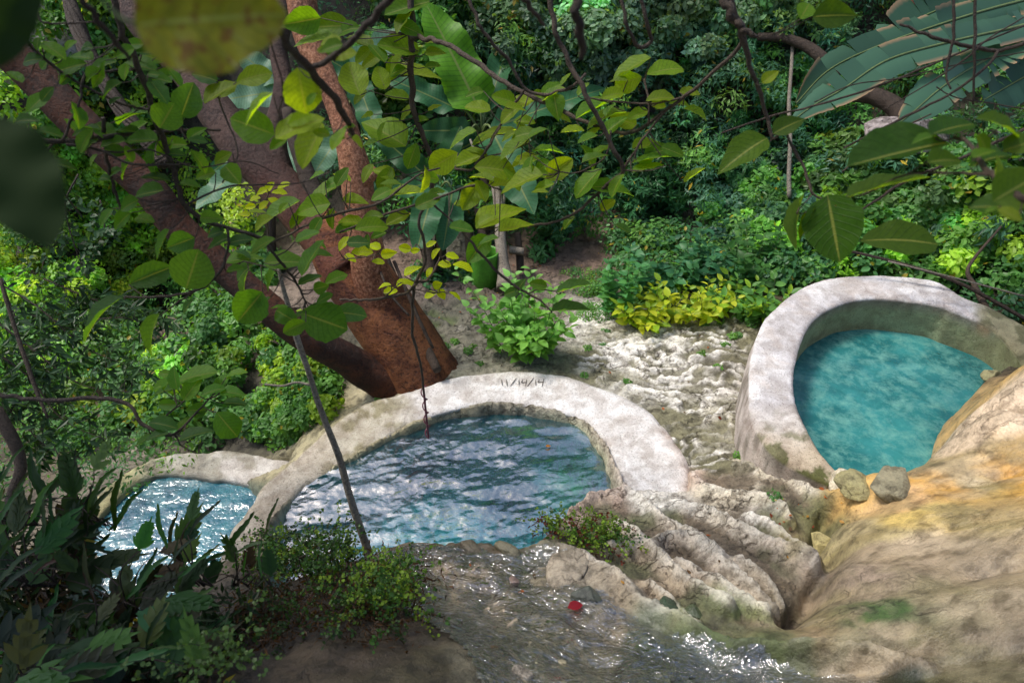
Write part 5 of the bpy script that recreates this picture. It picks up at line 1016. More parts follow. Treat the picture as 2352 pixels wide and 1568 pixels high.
# ================================================================== FOREGROUND BRANCHES WITH BROAD LEAVES
BR = {  # name: (label, material, [(u, v, distance, picture width), ...] for every stem)
 'hang': ('thin dark hanging branch with green leaves, its twisting tip dangling over the middle pool', [[(934,-40,3.62,17),(947,68,3.7,15),(942,170,3.85,14),(951,255,4.0,13),(971,316,4.1,12),(992,367,4.2,12),(995,425,4.3,11),(992,466,4.4,10)], [(992,466,4.4,8),(971,480,4.42,7),(963,503,4.45,7),(968,533,4.5,7),(975,565,4.6,7),(975,610,4.7,7),(954,650,4.8,8),(947,752,5.05,7),(965,837,5.3,6),(975,905,5.5,5)], [(992,466,4.4,6),(1030,500,4.5,4),(1062,530,4.6,3)]]),
 'arch': ('long arching branch crossing the top of the picture to the right', [[(947,85,3.7,12),(980,90,3.6,12),(1029,104,3.5,12),(1104,153,3.4,12),(1189,207,3.3,11),(1257,238,3.2,10),(1376,292,3.1,9),(1457,302,3.0,9),(1529,252,2.9,8),(1571,224,2.85,8),(1647,160,2.7,9),(1705,99,2.6,10),(1692,40,2.5,14),(1654,-40,2.4,16)], [(1571,224,2.85,6),(1500,238,2.9,5),(1440,236,2.95,5),(1350,225,3.0,4)], [(1529,252,2.9,5),(1470,330,2.95,6),(1432,388,3.0,6)], [(1490,290,2.95,5),(1490,240,2.9,5),(1480,180,2.9,5)]]),
 'slim': ('slender dark branch slanting down from the top middle', [[(1063,-30,3.0,9),(1104,61,3.05,9),(1138,109,3.1,8),(1172,146,3.15,8),(1206,204,3.2,8),(1250,218,3.2,8),(1318,197,3.1,7),(1345,170,3.1,6)], [(1206,204,3.2,7),(1148,289,3.3,7),(1107,364,3.4,7),(1080,391,3.4,6),(1046,387,3.4,5)], [(1148,292,3.3,5),(1120,340,3.3,5),(1090,380,3.35,4)], [(1107,364,3.4,5),(1160,350,3.3,4),(1215,330,3.2,3)]]),
 'right': ('long dark branch slanting down right of centre with curved lower twig', [[(1253,-40,2.7,14),(1274,61,2.75,13),(1311,156,2.8,12),(1342,211,2.8,12),(1379,282,2.85,11),(1410,347,2.9,11),(1430,391,2.95,10),(1403,418,3.0,8),(1325,486,3.1,7),(1270,510,3.15,6),(1223,517,3.2,5),(1150,521,3.2,4)], [(1403,300,2.9,5),(1390,360,2.95,4),(1330,395,3.0,3),(1285,395,3.0,3)], [(1430,391,2.95,5),(1490,392,2.9,3),(1530,380,2.9,2)]]),
 'lowtwig': ('long thin twigs with olive leaves sweeping across in front of the orange limb', [[(620,560,3.3,5),(700,520,3.3,6),(781,489,3.3,7),(873,466,3.3,6),(951,408,3.3,5),(1010,385,3.3,4)], [(781,533,3.3,5),(883,493,3.3,6),(985,462,3.2,6),(1087,425,3.1,5),(1151,435,3.1,4)]]),
 'thick': ('thick dark branch close by, forking beside the spotted leaf', [[(560,20,1.15,14),(632,68,1.25,17),(710,160,1.4,19),(790,262,1.6,16),(808,306,1.7,10)], [(710,162,1.4,15),(781,119,1.4,15),(850,50,1.35,16),(912,-30,1.3,18)], [(620,90,1.4,5),(650,200,1.5,4),(640,260,1.6,3)]]),
 'left': ('long dark branch running down across the leaning red limb', [[(251,-30,1.9,17),(275,60,1.95,16),(299,112,2.0,15),(340,221,2.1,14),(367,306,2.15,14),(391,367,2.2,13),(418,455,2.25,12),(452,496,2.3,11),(510,520,2.35,9),(578,538,2.4,9),(612,559,2.45,8),(646,603,2.5,7),(680,650,2.6,6),(700,691,2.6,4)], [(523,526,2.35,7),(523,576,2.35,6),(503,627,2.35,7),(456,664,2.35,7),(374,681,2.35,6),(286,681,2.35,5)], [(456,664,2.35,4),(400,700,2.35,4),(372,722,2.35,3)], [(430,470,2.25,6),(520,430,2.3,5),(600,425,2.4,4),(690,420,2.5,3),(760,395,2.5,3)], [(510,420,2.3,4),(545,350,2.3,4),(510,250,2.3,4),(495,195,2.3,3)], [(367,306,2.15,6),(410,290,2.2,8),(418,240,2.2,7),(412,165,2.25,5)], [(680,650,2.6,4),(630,620,2.6,3),(560,600,2.6,3)]]),
 'west': ('horizontal branch entering from the left edge with forking grey twigs', [[(-40,285,1.9,14),(60,310,1.95,13),(136,326,2.0,13),(238,316,2.1,12),(320,306,2.2,9),(408,299,2.3,6),(506,299,2.4,5)], [(143,326,2.0,7),(165,275,2.0,7),(184,231,2.0,6),(194,173,2.0,7),(235,165,2.05,7),(272,160,2.1,5),(310,158,2.1,4)], [(150,330,2.0,7),(230,345,2.05,6),(306,377,2.1,6),(438,377,2.2,5)], [(51,30,1.9,7),(60,80,1.9,7),(78,116,1.95,7),(126,153,2.0,7),(204,204,2.05,6),(289,241,2.1,7),(343,252,2.1,6)], [(120,330,2.0,7),(100,365,2.0,6),(130,420,2.1,4),(190,500,2.2,3)], [(235,272,2.1,11),(240,330,2.15,10),(251,391,2.2,8),(268,450,2.25,7),(282,503,2.3,3)], [(150,325,2.0,5),(260,350,2.1,5),(345,345,2.1,4),(450,385,2.2,3),(560,370,2.3,3),(640,400,2.4,2)]]),
 'upleft': ('blurred dark branch slanting at the top left', [[(150,-40,.95,16),(225,45,1.0,15),(270,105,1.05,12),(300,140,1.1,5)]]),
 'curl': ('small curved twig in the top left corner', [[(80,20,1.6,6),(100,52,1.6,6),(160,54,1.65,5),(230,50,1.7,3)]]),
 'stub': ('short thick blurred twig hanging from the top edge right of centre', [[(1318,-50,1.0,26),(1325,20,1.0,24),(1330,80,1.03,22),(1338,136,1.06,12)]]),
 'stub2': ('blurred twig end at the top edge, left of the short thick one', [[(1180,-30,1.5,13),(1220,20,1.55,12),(1248,58,1.6,7)]]),
 'hook': ('thin branch hooking upward near the top right of centre', [[(1417,-40,2.2,9),(1444,68,2.25,9),(1468,109,2.3,9),(1495,92,2.3,9),(1485,50,2.25,9),(1461,-40,2.2,9)]]),
 'east': ('knotty branch with large dark leaves above the turquoise pool', [[(1640,-40,2.0,22),(1676,30,2.0,22),(1698,61,2.05,18),(1715,129,2.1,12),(1742,204,2.15,10),(1759,265,2.2,9),(1773,320,2.2,7)], [(1690,55,2.0,18),(1725,80,2.0,13),(1742,84,2.0,6)], [(1806,300,1.9,4),(1814,323,1.9,7),(1844,381,1.9,7),(1868,445,1.9,6),(1895,457,1.9,4),(1925,462,1.9,5),(1966,540,1.9,3)], [(1868,445,1.9,4),(1845,470,1.9,3),(1830,490,1.9,3)], [(1925,458,1.9,4),(1970,440,1.9,4),(2060,410,1.8,3),(2130,395,1.7,3)], [(1773,320,2.2,6),(1806,300,1.95,5)]]),
 'corner': ('near branch with broad dark leaves at the right edge', [[(2430,520,1.05,24),(2352,458,1.1,20),(2300,420,1.15,18),(2276,400,1.2,15),(2245,362,1.25,12),(2225,330,1.3,10),(2191,315,1.35,8)], [(2270,402,1.2,9),(2180,397,1.3,7),(2080,402,1.4,5),(1975,450,1.6,4)], [(2245,362,1.25,9),(2250,330,1.25,7),(2290,300,1.25,5)]]),
 'bare': ('bare dark twigs crossing the torn grey green leaves', [[(2068,56,2.8,6),(2140,85,2.8,8),(2232,109,2.8,9),(2293,116,2.8,9),(2352,99,2.75,9),(2420,80,2.7,9)], [(2293,116,2.8,8),(2255,163,2.8,7),(2174,221,2.85,6),(2065,275,2.9,6),(1939,340,3.0,4)], [(1654,306,3.1,4),(1766,269,3.05,5),(1851,248,3.0,5),(1970,214,2.95,5),(2106,163,2.9,5),(2191,126,2.85,5),(2352,60,2.8,4)], [(2190,-30,2.7,7),(2190,80,2.75,7),(2174,170,2.8,5),(2185,205,2.8,4)], [(2240,-30,2.7,7),(2238,105,2.75,7),(2235,240,2.85,4)], [(2028,252,2.9,3),(2120,200,2.85,3),(2210,140,2.8,4),(2270,90,2.8,4),(2352,40,2.8,3)], [(2150,200,2.85,3),(2200,225,2.85,3),(2290,240,2.85,3),(2400,260,2.85,3)], [(1870,235,3.0,3),(1960,195,2.95,3),(2070,180,2.9,3),(2190,150,2.85,3),(2352,120,2.8,3)]]),
 'bare3': ('very thin bare twig below the torn leaves', [[(1935,395,3.0,3),(1990,345,3.0,4),(2060,300,3.0,4),(2140,262,2.9,3)]]),
 'bare2': ('long straight dark twig in front of the right hand bushes', [[(1965,492,2.6,5),(2072,421,2.55,7),(2174,377,2.5,7),(2276,333,2.45,8),(2400,275,2.4,8)]]),
 'lowleft': ('thin grey branch crossing the lower left over the bushes', [[(-40,900,3.2,11),(102,919,3.2,10),(238,914,3.2,10),(299,933,3.2,9),(323,970,3.2,9),(357,990,3.2,8),(401,997,3.2,7),(440,960,3.2,5),(480,915,3.2,4)], [(401,997,3.2,5),(420,1025,3.2,4),(450,1040,3.2,3)], [(340,985,3.2,5),(400,940,3.2,4),(440,905,3.2,3)]]),
 'tipR': ('thin twig with narrow olive leaves above the bright green shrub', [[(1046,514,3.1,5),(1104,582,3.15,7),(1155,637,3.2,6),(1213,674,3.2,6),(1240,690,3.2,5),(1267,715,3.2,3)], [(1213,674,3.2,4),(1240,665,3.2,4),(1290,672,3.2,2)]]),
 'sprig': ('small sprig with glowing yellow-green leaves in front of the red trunk', [[(781,688,4.75,5),(840,689,4.75,7),(883,684,4.78,7),(920,676,4.8,7),(944,667,4.82,7),(953,652,4.8,6),(985,640,4.8,6),(1003,610,4.8,5),(1010,590,4.8,3)], [(975,600,4.7,4),(965,570,4.7,3),(956,560,4.7,2)], [(883,684,4.78,4),(905,662,4.78,3),(920,650,4.78,2)], [(953,665,4.8,3),(1000,672,4.8,3),(1020,670,4.8,2)], [(781,596,4.6,3),(840,590,4.6,3),(870,583,4.6,2)]]),
 'yleft': ('little twig with yellow leaves in front of the purple limb', [[(560,500,3.6,4),(590,475,3.6,4),(612,455,3.6,3),(618,430,3.6,2)]]),
}
LV = {  # branch: rows of (centre u, v, angle, length, width)
 'hang': "915,110,-10,100,45;935,18,15,110,42;825,99,-20,70,22;880,300,-35,128,64;957,166,5,112,28;875,178,-70,60,40;812,178,-70,88,60;947,357,70,60,35;886,411,65,62,34;1062,468,0,40,14;798,65,0,60,28;690,50,10,95,60;758,60,0,90,50;720,90,0,100,25;850,140,30,60,30;905,150,70,55,30;1000,120,10,50,20",
 'arch': "1192,240,20,80,25;1277,245,-80,60,42;1365,250,25,95,18;1395,262,5,95,14;1413,285,45,70,30;1450,153,25,100,26;1443,188,20,66,48;1529,156,20,92,36;1515,221,20,68,26;1465,262,20,50,22;1315,302,3,55,14;1488,330,20,76,26;1501,357,20,108,16;1488,384,20,76,18;1600,255,-10,62,18;1585,212,0,50,18;1560,235,10,50,14;1340,205,50,40,14",
 'slim': "1182,343,35,82,24;1206,370,25,66,16;1257,340,15,72,13;1135,384,0,92,46;1019,370,30,76,55;1080,367,20,80,32;1135,310,12,112,15;1060,316,25,76,18;1300,180,60,35,10;1150,420,10,60,20",
 'right': "1366,360,25,66,16;1349,415,40,88,34;1423,435,10,72,22;1284,387,35,78,46;1195,415,15,108,34;1148,493,30,128,46;1185,517,20,86,28;1097,572,55,78,46;1250,430,20,50,18;1350,320,20,50,14;1400,250,60,40,14;1235,300,10,46,12",
 'lowtwig': "1080,452,60,72,44;815,459,0,60,22;934,445,8,82,19;913,503,25,60,28;852,517,15,78,36;785,405,60,50,24;741,442,60,96,24;714,476,10,92,46;646,486,30,100,26;870,540,20,40,18;600,510,20,60,24;690,505,40,60,22;1000,440,30,44,16;760,500,70,50,20",
 'thick': "578,290,160,114,74;588,245,38,98,12;693,205,-80,102,86;686,290,28,122,42;717,335,65,116,50;640,330,30,50,22",
 'left': "384,265,60,68,64;300,258,-3,82,18;430,230,70,86,62;378,180,20,62,30;468,175,-20,68,36;507,207,40,98,26;580,175,20,78,40;347,364,72,84,19;325,323,0,76,26;408,353,0,46,18;404,332,0,52,25;343,443,10,68,26;357,405,-20,76,22;459,367,-45,62,26;469,401,10,54,26;510,362,25,52,26;534,401,-50,54,38;435,422,0,52,13;486,500,0,54,27;452,320,0,42,16;411,559,20,78,48;442,617,72,98,88;340,633,25,98,56;370,560,60,76,15;221,718,30,142,28;340,766,60,108,32;574,705,50,90,76;560,592,15,84,25;652,600,5,92,40;714,590,65,98,25;557,650,65,62,11;656,725,-30,68,42;738,735,-20,98,82;676,752,25,58,36;738,660,15,38,30;798,717,0,78,38;493,535,10,48,22;550,550,0,66,26;500,555,20,60,22;430,700,40,40,14;620,640,60,60,14;540,620,10,40,14;600,560,20,70,24",
 'west': "72,136,0,56,26;119,109,-20,54,20;163,153,20,68,30;160,102,60,34,14;190,127,0,44,12;306,102,0,48,25;314,146,10,72,16;147,378,-8,62,19;285,382,40,58,13;204,290,-20,52,12;292,296,-20,60,20;240,150,20,60,18;345,130,-10,46,24;260,330,15,60,18;110,300,0,60,16;60,275,10,50,18;200,330,10,50,12",
 'east': "1705,350,30,132,62;1813,286,30,88,46;1770,175,40,52,28;1915,525,-80,156,116;2070,545,5,190,84;1850,24,60,48,42;1922,34,5,112,62;1825,505,70,125,20;1852,510,60,90,16",
 'corner': "2060,352,12,235,74;2040,420,20,200,30;2190,290,20,112,42;2300,278,-5,120,32;2345,425,30,150,110;2175,365,10,92,42;2285,352,30,130,56;2350,330,20,100,50;2300,470,-15,110,44",
 'lowleft': "520,973,-50,70,58;370,898,10,62,19;384,929,0,44,26;540,925,0,54,19;534,900,0,58,23;486,895,30,60,22;445,860,25,92,26;449,942,0,54,36;357,1000,10,62,22;449,995,25,84,22;420,975,60,50,18;330,1010,20,44,16",
 'tipR': "1175,671,20,38,22;1236,654,-10,42,24;1318,661,15,84,18;1311,712,3,90,21;1195,655,60,40,18",
 'sprig': "790,558,60,44,18;829,576,10,46,22;859,565,-20,34,18;893,582,10,38,22;930,570,-10,30,20;954,575,10,22,14;947,620,35,46,16;934,648,5,42,13;883,655,0,32,10;897,670,10,34,17;988,676,15,30,15;1015,676,-60,28,20;1046,677,-25,32,9;1005,654,20,24,20;1019,606,0,32,16;1039,588,-10,32,15;1063,610,-5,48,16;1000,580,40,30,12;985,625,70,26,12;920,650,40,26,12;868,600,0,30,13;805,592,-30,30,14;990,560,30,26,12",
 'yleft': "600,440,20,30,14;585,455,0,28,12;620,430,50,30,14;640,440,10,34,13;630,462,-20,34,14;575,475,10,26,14;605,470,30,30,14;650,425,30,30,10;560,492,-10,30,14",
}
L_BR = {k: [leaf_obj_mesh('broad_leaf', sh, M_LEAF, (1, 1, 1), 12, 6, .62, f, c, .06, seed=s) for s, (sh, f, c) in enumerate([('oval', .16, .12), ('obovate', .12, .22), ('oval', .26, .03), ('obovate', .22, .34), ('lance', .2, .2)])] for k in (0,)}[0]
def facing_leaf(me, root, u, v, d, ang, ln, wd, aspect, tint, toward=None, rs=random):
    a = R(ang); du, dv = math.cos(a) * ln / 2, -math.sin(a) * ln / 2
    if toward is not None and (toward[0] - u) * du + (toward[1] - v) * dv > 0: du, dv = -du, -dv
    dd = rs.uniform(-.12, .12) * ln / F * d
    A, B = Pd(u - du, v - dv, d + dd), Pd(u + du, v + dv, d - dd); D = B - A; L = np.linalg.norm(D); vw = ray(u, v); vw /= np.linalg.norm(vw)
    roll = math.acos(min(1, wd / (aspect * ln * 1.0))); nf = -vw - (D / L) * (-vw @ D / L); nf /= np.linalg.norm(nf); s = np.cross(D / L, nf)
    nrm = nf * math.cos(roll) + s * math.sin(roll) * (1 if s[2] > 0 else -1); wm = max(1.0, wd / (aspect * ln))
    if nrm[2] < 0 and rs.random() < .5: nrm = -nrm
    add_leaf(me, root, np.array(root.location), A, D, nrm, L, wm, tint); return A
FILL = {}
_rf = random.Random(11)
for _k, _rect, _n in (('left', (150,90,620,520), 26), ('west', (30,90,420,380), 22), ('thick', (600,60,820,330), 14), ('hang', (800,40,1010,460), 18), ('arch', (1150,180,1600,420), 18), ('lowtwig', (560,400,1120,560), 22), ('slim', (1080,200,1300,420), 12), ('right', (1120,380,1450,540), 8), ('corner', (2100,300,2352,500), 8), ('lowleft', (330,850,560,1010), 10), ('left', (540,520,780,720), 12)):
    FILL.setdefault(_k, []); FILL[_k] += ['%f,%f,%f,%f,%f' % (_rf.uniform(_rect[0], _rect[2]), _rf.uniform(_rect[1], _rect[3]), _rf.gauss(15, 35), _L, _L * _rf.uniform(.18, .55)) for _L in [_rf.uniform(32, 66) for _q in range(_n)]]
def put_branch(key, mat=None):
    label, stems = BR[key]; P0 = Pd(*stems[0][0][:3]); r = thing('leafy_branch' if key in LV else 'bare_branch', label, 'branch', P0); items = []; samp = []
    for st in stems:
        a = np.array(st, float); P = Pd(a[:, 0], a[:, 1], a[:, 2]); rr = a[:, 3] / 2 / F * a[:, 2]; n = max(8, len(a) * 6)
        q = smooth_path(np.hstack([P, rr[:, None]]), n); k = np.arange(n); q[:, :3] += (np.stack([fbm(k * .45, k * 0 + j * 9.7, 500 + len(items), 2) for j in range(3)], -1) - .5) * np.abs(q[:, 3:]) * 1.6
        items.append(tube(q[:, :3], np.abs(q[:, 3]) * (1 + .18 * (vn(k * .9, k * 0, 3) - .5)), 8, .08, len(items))); U, Vv, Dd = proj(q[:, :3]); samp.append(np.stack([U, Vv, Dd], -1))
    samp = np.vstack(samp)
    for row in ((LV[key].split(';') + FILL.get(key, [])) if key in LV else []):
        u, v, ang, ln, wd = map(float, row.split(',')); j = np.argmin((samp[:, 0] - u) ** 2 + (samp[:, 1] - v) ** 2); near = samp[j]
        d = near[2] * random.uniform(.97, 1.03); f = random.uniform(.8, 1.2)
        if key in ('sprig', 'yleft'): tint = (.36 * f, .46 * f, .012)
        elif key in ('east', 'corner') and ln > 75: tint = random.choice([(.03 * f, .085 * f, .012), (.045 * f, .10 * f, .012), (.06 * f, .12 * f, .015)])
        else:
            tint = random.choice([(.12, .22, .02), (.08, .18, .02), (.17, .26, .02), (.14, .22, .02)]) if v < 520 and u > 500 else random.choice([(.07, .18, .03), (.10, .22, .03), (.05, .13, .04)]); tint = tuple(c * f for c in tint)  # upper centre leaves tinted brighter, backlit glow put into the colour
        A = facing_leaf(random.choice(L_BR), r, u, v, d, ang, ln, wd, .58, tint, near)
        B = Pd(near[0], near[1], near[2]); m = (A + B) / 2 + [0, 0, -.01]; items.append(tube(smooth_path([B, m, A], 6), np.linspace(.0022, .0014, 6) * near[2] / 2.2, 5))
    V, Fc = join(items); part('stem', V, Fc, mat or M_TWIG, r); return r
for k in BR: put_branch(k, M_DARKB if k in ('stub', 'upleft', 'bare', 'bare2', 'thick') else None)
# reddish twining tip that dangles into the pool
tw = thing('twining_tendril', 'purple red tendril twisting down into the middle pool', 'vine', Pd(975, 900, 5.5)); t = np.linspace(0, 1, 60)
c = Pd(972 + 12 * t, 885 + 118 * t, 5.45 + .32 * t); V, Fc = tube(c, .010, 6); M_TEN = plain('purple_tendril', (.13, .03, .05), .5); part('core', V, Fc, M_TEN, tw)
V, Fc = tube(c + np.stack([np.cos(t * 24) * .022, np.sin(t * 24) * .022, 0 * t], -1), .0055, 5); part('coil', V, Fc, M_TEN, tw)
# thin grey pole-like sapling standing on the stream rock
sap = thing('thin_sapling', 'thin grey bare sapling stem slanting in front of the middle pool', 'sapling', Pd(855, 1290, 4.02))
V, Fc = join([limb([(858,1300,4.02,19),(832,1226,3.95,18),(805,1144,3.85,17),(781,1056,3.75,16),(772,1030,3.7,15),(734,933,3.58,14),(707,848,3.45,13),(680,770,3.35,15),(663,705,3.25,12),(650,660,3.2,10),(639,615,3.15,8)], 60, 9, .05, 3), limb([(714,884,3.5,7),(680,878,3.5,6),(650,886,3.5,6),(608,882,3.5,5)], 12, 6, .1, 4)]); part('stem', V, Fc, M_PALE, sap)
# leaves hanging right before the lens
for (u, v, d, ang, ln, wd, tint, lb, sp) in [
  (478,42,.52,5,340,235,(.15,.16,.015),'big blurred yellow-green spotted leaf close to the camera at the top',True),
  (30,410,.45,-60,330,190,(.012,.028,.006),'big blurred dark leaf close to the camera at the left edge',False),
  (15,40,.45,60,260,120,(.012,.028,.006),'blurred dark leaf in the top left corner',False)]:
    P0 = Pd(u, v, d); me = leaf_obj_mesh('near_leaf', 'oval', M_SPOT if sp else M_NEAR, (1, 1, 1), 16, 8, .66, .10, .10, .12, seed=int(u)); a = R(ang); du, dv = math.cos(a) * ln / 2, -math.sin(a) * ln / 2
    A, B = Pd(u - du, v - dv, d), Pd(u + du, v + dv, d * .98); D = B - A; L = np.linalg.norm(D); vw = ray(u, v); root = thing('near_leaf', lb, 'leaf', A)
    add_leaf(me, root, A, A, D, -vw + np.array([0, 0, .25]), L, wd / (.66 * ln), tint, 'blade')
    V, Fc = tube(smooth_path([A + D * .01, A - D * .12 + [0, 0, .01], A - D * .3 + [0, 0, .05]], 6), .0014, 5); part('leaf_stalk', V, Fc, M_STEM, root)

# ================================================================== FERNS AND LOW PLANTS AT THE LOWER LEFT
def pinna_mesh(name, mat, pairs=4, asp=.30, seed=0):
    """broad frond cut into pointed lobes"""
    rs = np.random.default_rng(seed); its = []
    def blade(p, d, L, w, z=0):
        d = np.array(d, float); d /= np.linalg.norm(d); s = np.array([d[1], -d[0], 0]); rows = []
        for t, ww in ((0, .5), (.25, .95), (.5, 1), (.78, .6), (1, .02)):
            c = p + d * L * t + [0, 0, z - .10 * L * t * t]; e = 1 + rs.normal() * .08; rows += [c - s * w * ww * e, c + [0, 0, -.12 * w], c + s * w * ww * e]
        V = np.array(rows); Fq = np.array([[i * 3 + j, i * 3 + j + 1, i * 3 + j + 4, i * 3 + j + 3] for i in range(4) for j in range(2)]); its.append((V, [Fq]))
    blade(np.zeros(3), (0, 1, 0), 1.0, .085)
    for k in range(pairs):
        t = .08 + k / pairs * .74; L = asp * (1.15 - t * .85) * rs.uniform(.85, 1.15)
        for sg in (-1, 1):
            blade(np.array([0, t + rs.uniform(-.02, .02), -.1 * t * t]), (sg * .8, .75 + .4 * t, 0), L, .085 * rs.uniform(.8, 1.25))
    V, Fc = join(its); return mesh_from(name, V, Fc, mat, col=np.ones((len(V), 3)))
def strap_mesh(name, mat, seed=0, asp=.17):
    rs = np.random.default_rng(seed); n = 15; rows = []
    for i in range(n):
        t = i / (n - 1); w_ = asp * .5 * math.sin(math.pi * min(1, t * .93 + .05)) ** .7 * (1.15 if i % 2 else .86); c = np.array([.03 * math.sin(t * 7 + seed), t, -.16 * t * t])
        rows += [c + [-w_, .015 * (i % 2), .01 * rs.normal()], c + [0, 0, -.02], c + [w_, .015 * (i % 2), .01 * rs.normal()]]
    Fq = [[i * 3 + j, i * 3 + j + 1, i * 3 + j + 4, i * 3 + j + 3] for i in range(n - 1) for j in range(2)]
    return mesh_from(name, np.array(rows), np.array(Fq), mat, col=np.ones((len(rows), 3)))
FR = [pinna_mesh('lobed_frond', M_SHRUB, 3 + s, .36, s) for s in range(3)]; ST = [strap_mesh('strap_leaf', M_SHRUB, s, .115) for s in range(3)]
def fern(base, n, spread_, L0, label, tints, seed, up=(55, 35), straps=.5, dfun=None):
    rs = random.Random(seed); b = Pd(*base); r = thing('fern_plant', label, 'fern', b, 'dark ferns at the lower left'); its = []
    for k in range(n):
        u, v = base[0] + rs.gauss(0, spread_[0]), base[1] - abs(rs.gauss(0, 1)) * spread_[1]; d = base[2] + rs.uniform(-.35, .35)
        ang = rs.gauss(*up); ln = L0 * rs.uniform(.6, 1.3); st = rs.random() < straps
        me = rs.choice(ST if st else FR); asp = .115 if st else .55; t = tuple(c * rs.uniform(.6, 1.35) for c in rs.choice(tints))
        A = facing_leaf(me, r, u, v, d, ang, ln, asp * ln * rs.uniform(.55, 1), asp, t, (u - math.cos(R(ang)) * 10, v + math.sin(R(ang)) * 10), rs)
        its.append(tube(smooth_path([A, (A + b) / 2 + [rs.uniform(-.04, .04), 0, .05], b + np.array([rs.uniform(-.1, .1), 0, -.05])], 8), np.linspace(.0022, .004, 8), 4))
    V, Fc = join(its); part('stalks', V, Fc, M_DARKB, r)
TF = [(.03, .07, .015), (.06, .13, .03), (.017, .042, .012)]; TFB = TF + TF + [(.045, .03, .015)]  # fern greens lowered, shade of the dark corner put into the tint
fern((110,1560,2.3), 22, (80,70), 150, 'dark fern in the bottom left corner with broad lobed fronds', TF, 1, straps=.3)
fern((250,1520,2.5), 22, (80,80), 140, 'dark fern with long toothed leaves, above the bottom left corner', TF, 2, straps=.4)
fern((420,1500,2.7), 14, (60,60), 130, 'small fern with pale pointed fronds standing below the lower pool', [(.06,.13,.05), (.04, .10, .03)], 3, straps=.1)
fern((90,1330,2.8), 26, (80,80), 125, 'dark fern at the left edge level with the lower pool', TFB, 4)
fern((300,1400,2.7), 22, (90,70), 115, 'dense dark fern in front of the lower pool', TFB, 5)
fern((430,1330,2.9), 17, (60,80), 95, 'dark fern whose leaf tips stand against the lower pool wall', TFB, 6)
fern((570,1330,3.0), 13, (45,55), 75, 'dark curled fern against the wet left arm of the middle pool wall', TFB, 7)
fern((200,1190,3.0), 20, (90,60), 120, 'thin fern with upright narrow leaves left of the lower pool', TF, 8, (70, 25), .7)
fern((40,1190,3.0), 18, (60,60), 130, 'fern with upright narrow leaves at the left edge', TF, 9, (75, 25), .7)
def shade_mass(name, label, blobs, r, per, L0, cols, kind):
    C = np.array([Pd(*b) for b in blobs]); V, fl, cc = clumps(C, np.full(len(C), r), per, L0, cols, kind, flat=.9, upb=.3)
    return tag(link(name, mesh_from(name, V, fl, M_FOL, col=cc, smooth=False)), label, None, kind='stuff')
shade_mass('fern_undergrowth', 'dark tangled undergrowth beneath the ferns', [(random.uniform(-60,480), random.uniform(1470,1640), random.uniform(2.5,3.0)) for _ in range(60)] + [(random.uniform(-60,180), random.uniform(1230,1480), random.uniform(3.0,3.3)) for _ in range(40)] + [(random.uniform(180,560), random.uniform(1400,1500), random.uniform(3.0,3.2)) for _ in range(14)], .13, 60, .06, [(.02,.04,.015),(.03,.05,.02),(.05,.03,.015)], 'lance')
def maidenhair(label, blobs, n, L0, cols, dead):
    C = np.array([Pd(*b) for b in blobs]); r = thing('maidenhair_fern', label, 'fern', C.mean(0) - [0, 0, .12]); its, P, D, Nn, L, cc = [], [], [], [], [], []
    for k in range(n):
        c = C[k % len(C)]; a = random.uniform(0, 6.28); rd = random.uniform(.04, .20) * L0; tip = c + [math.cos(a) * rd * 1.2, math.sin(a) * rd - .03, random.uniform(.0, .13) * L0]
        path = smooth_path([c - [0, 0, .08], (c + tip) / 2 + [0, 0, .03], tip], 7); its.append(tube(path, .0011, 3, cap=False)); col = random.choice(cols)
        for i in range(3, 7):
            for q in range(5):
                d = rdir(1)[0]; d[2] -= .3; P.append(path[i] + rdir(1)[0] * .012 * L0); D.append(d); Nn.append([random.gauss(0, .4), -.3 + random.gauss(0, .3), 1]); L.append(random.uniform(.009, .017) * L0); cc.append(np.array(col) * random.uniform(.7, 1.3))
    V, fl, c3 = swarm(np.array(P), np.array(D), np.array(Nn, float), np.array(L), np.array(cc), 'round', 1.3)
    o = part('leaflets', V, fl, M_FOL, r, col=c3, smooth=False); o['kind'] = 'stuff'; V, Fc = join(its); part('stems', V, Fc, M_DARKB, r)
    P = C[RNG.integers(0, len(C), dead)] + RNG.normal(size=(dead, 3)) * [.09, .07, .035] - [0, 0, .045]; dc = np.array([(.06,.03,.015),(.09,.045,.02),(.03,.02,.012)])[RNG.integers(0, 3, dead)]
    V, fl, c3 = swarm(P, rdir(dead, -.3), rdir(dead, .5), RNG.uniform(.02, .05, dead) * L0, dc, 'lance', .7); o = part('dead_litter', V, fl, M_FOL, r, col=c3, smooth=False); o['kind'] = 'stuff'
def onrock(rect, n, dz=.06):
    out = []
    for _ in range(n):
        u, v = random.uniform(rect[0], rect[2]), random.uniform(rect[1], rect[3]); d = 1.5; r_ = ray(u, v)
        for _k in range(400):
            p = CAM + r_ * d
            if p[2] < base_z(p[:1], p[1:2])[0] + dz: break
            d += .02
        out.append((u, v, d))
    return out
YG, DG = [(.13,.22,.025),(.09,.18,.025),(.18,.28,.03)], [(.04,.10,.02),(.05,.12,.025),(.03,.06,.02)]
maidenhair('feathery green fern clump on the dark rock left of the sapling foot', [(u, v, d - .04) for u, v, d in onrock((600,1240,800,1320), 26)], 190, 1.1, DG + YG[:1], 900)
maidenhair('yellow-green maidenhair fern hanging over the dark rock beside the stream', [(u, v, d - .04) for u, v, d in onrock((830,1300,960,1400), 22)], 140, 1.1, YG + DG[:2], 1100)
maidenhair('brownish fern cushion on the dark rock below the feathery clump', [(u, v, d - .02) for u, v, d in onrock((560,1340,900,1470), 34)], 60, .9, DG, 4200)
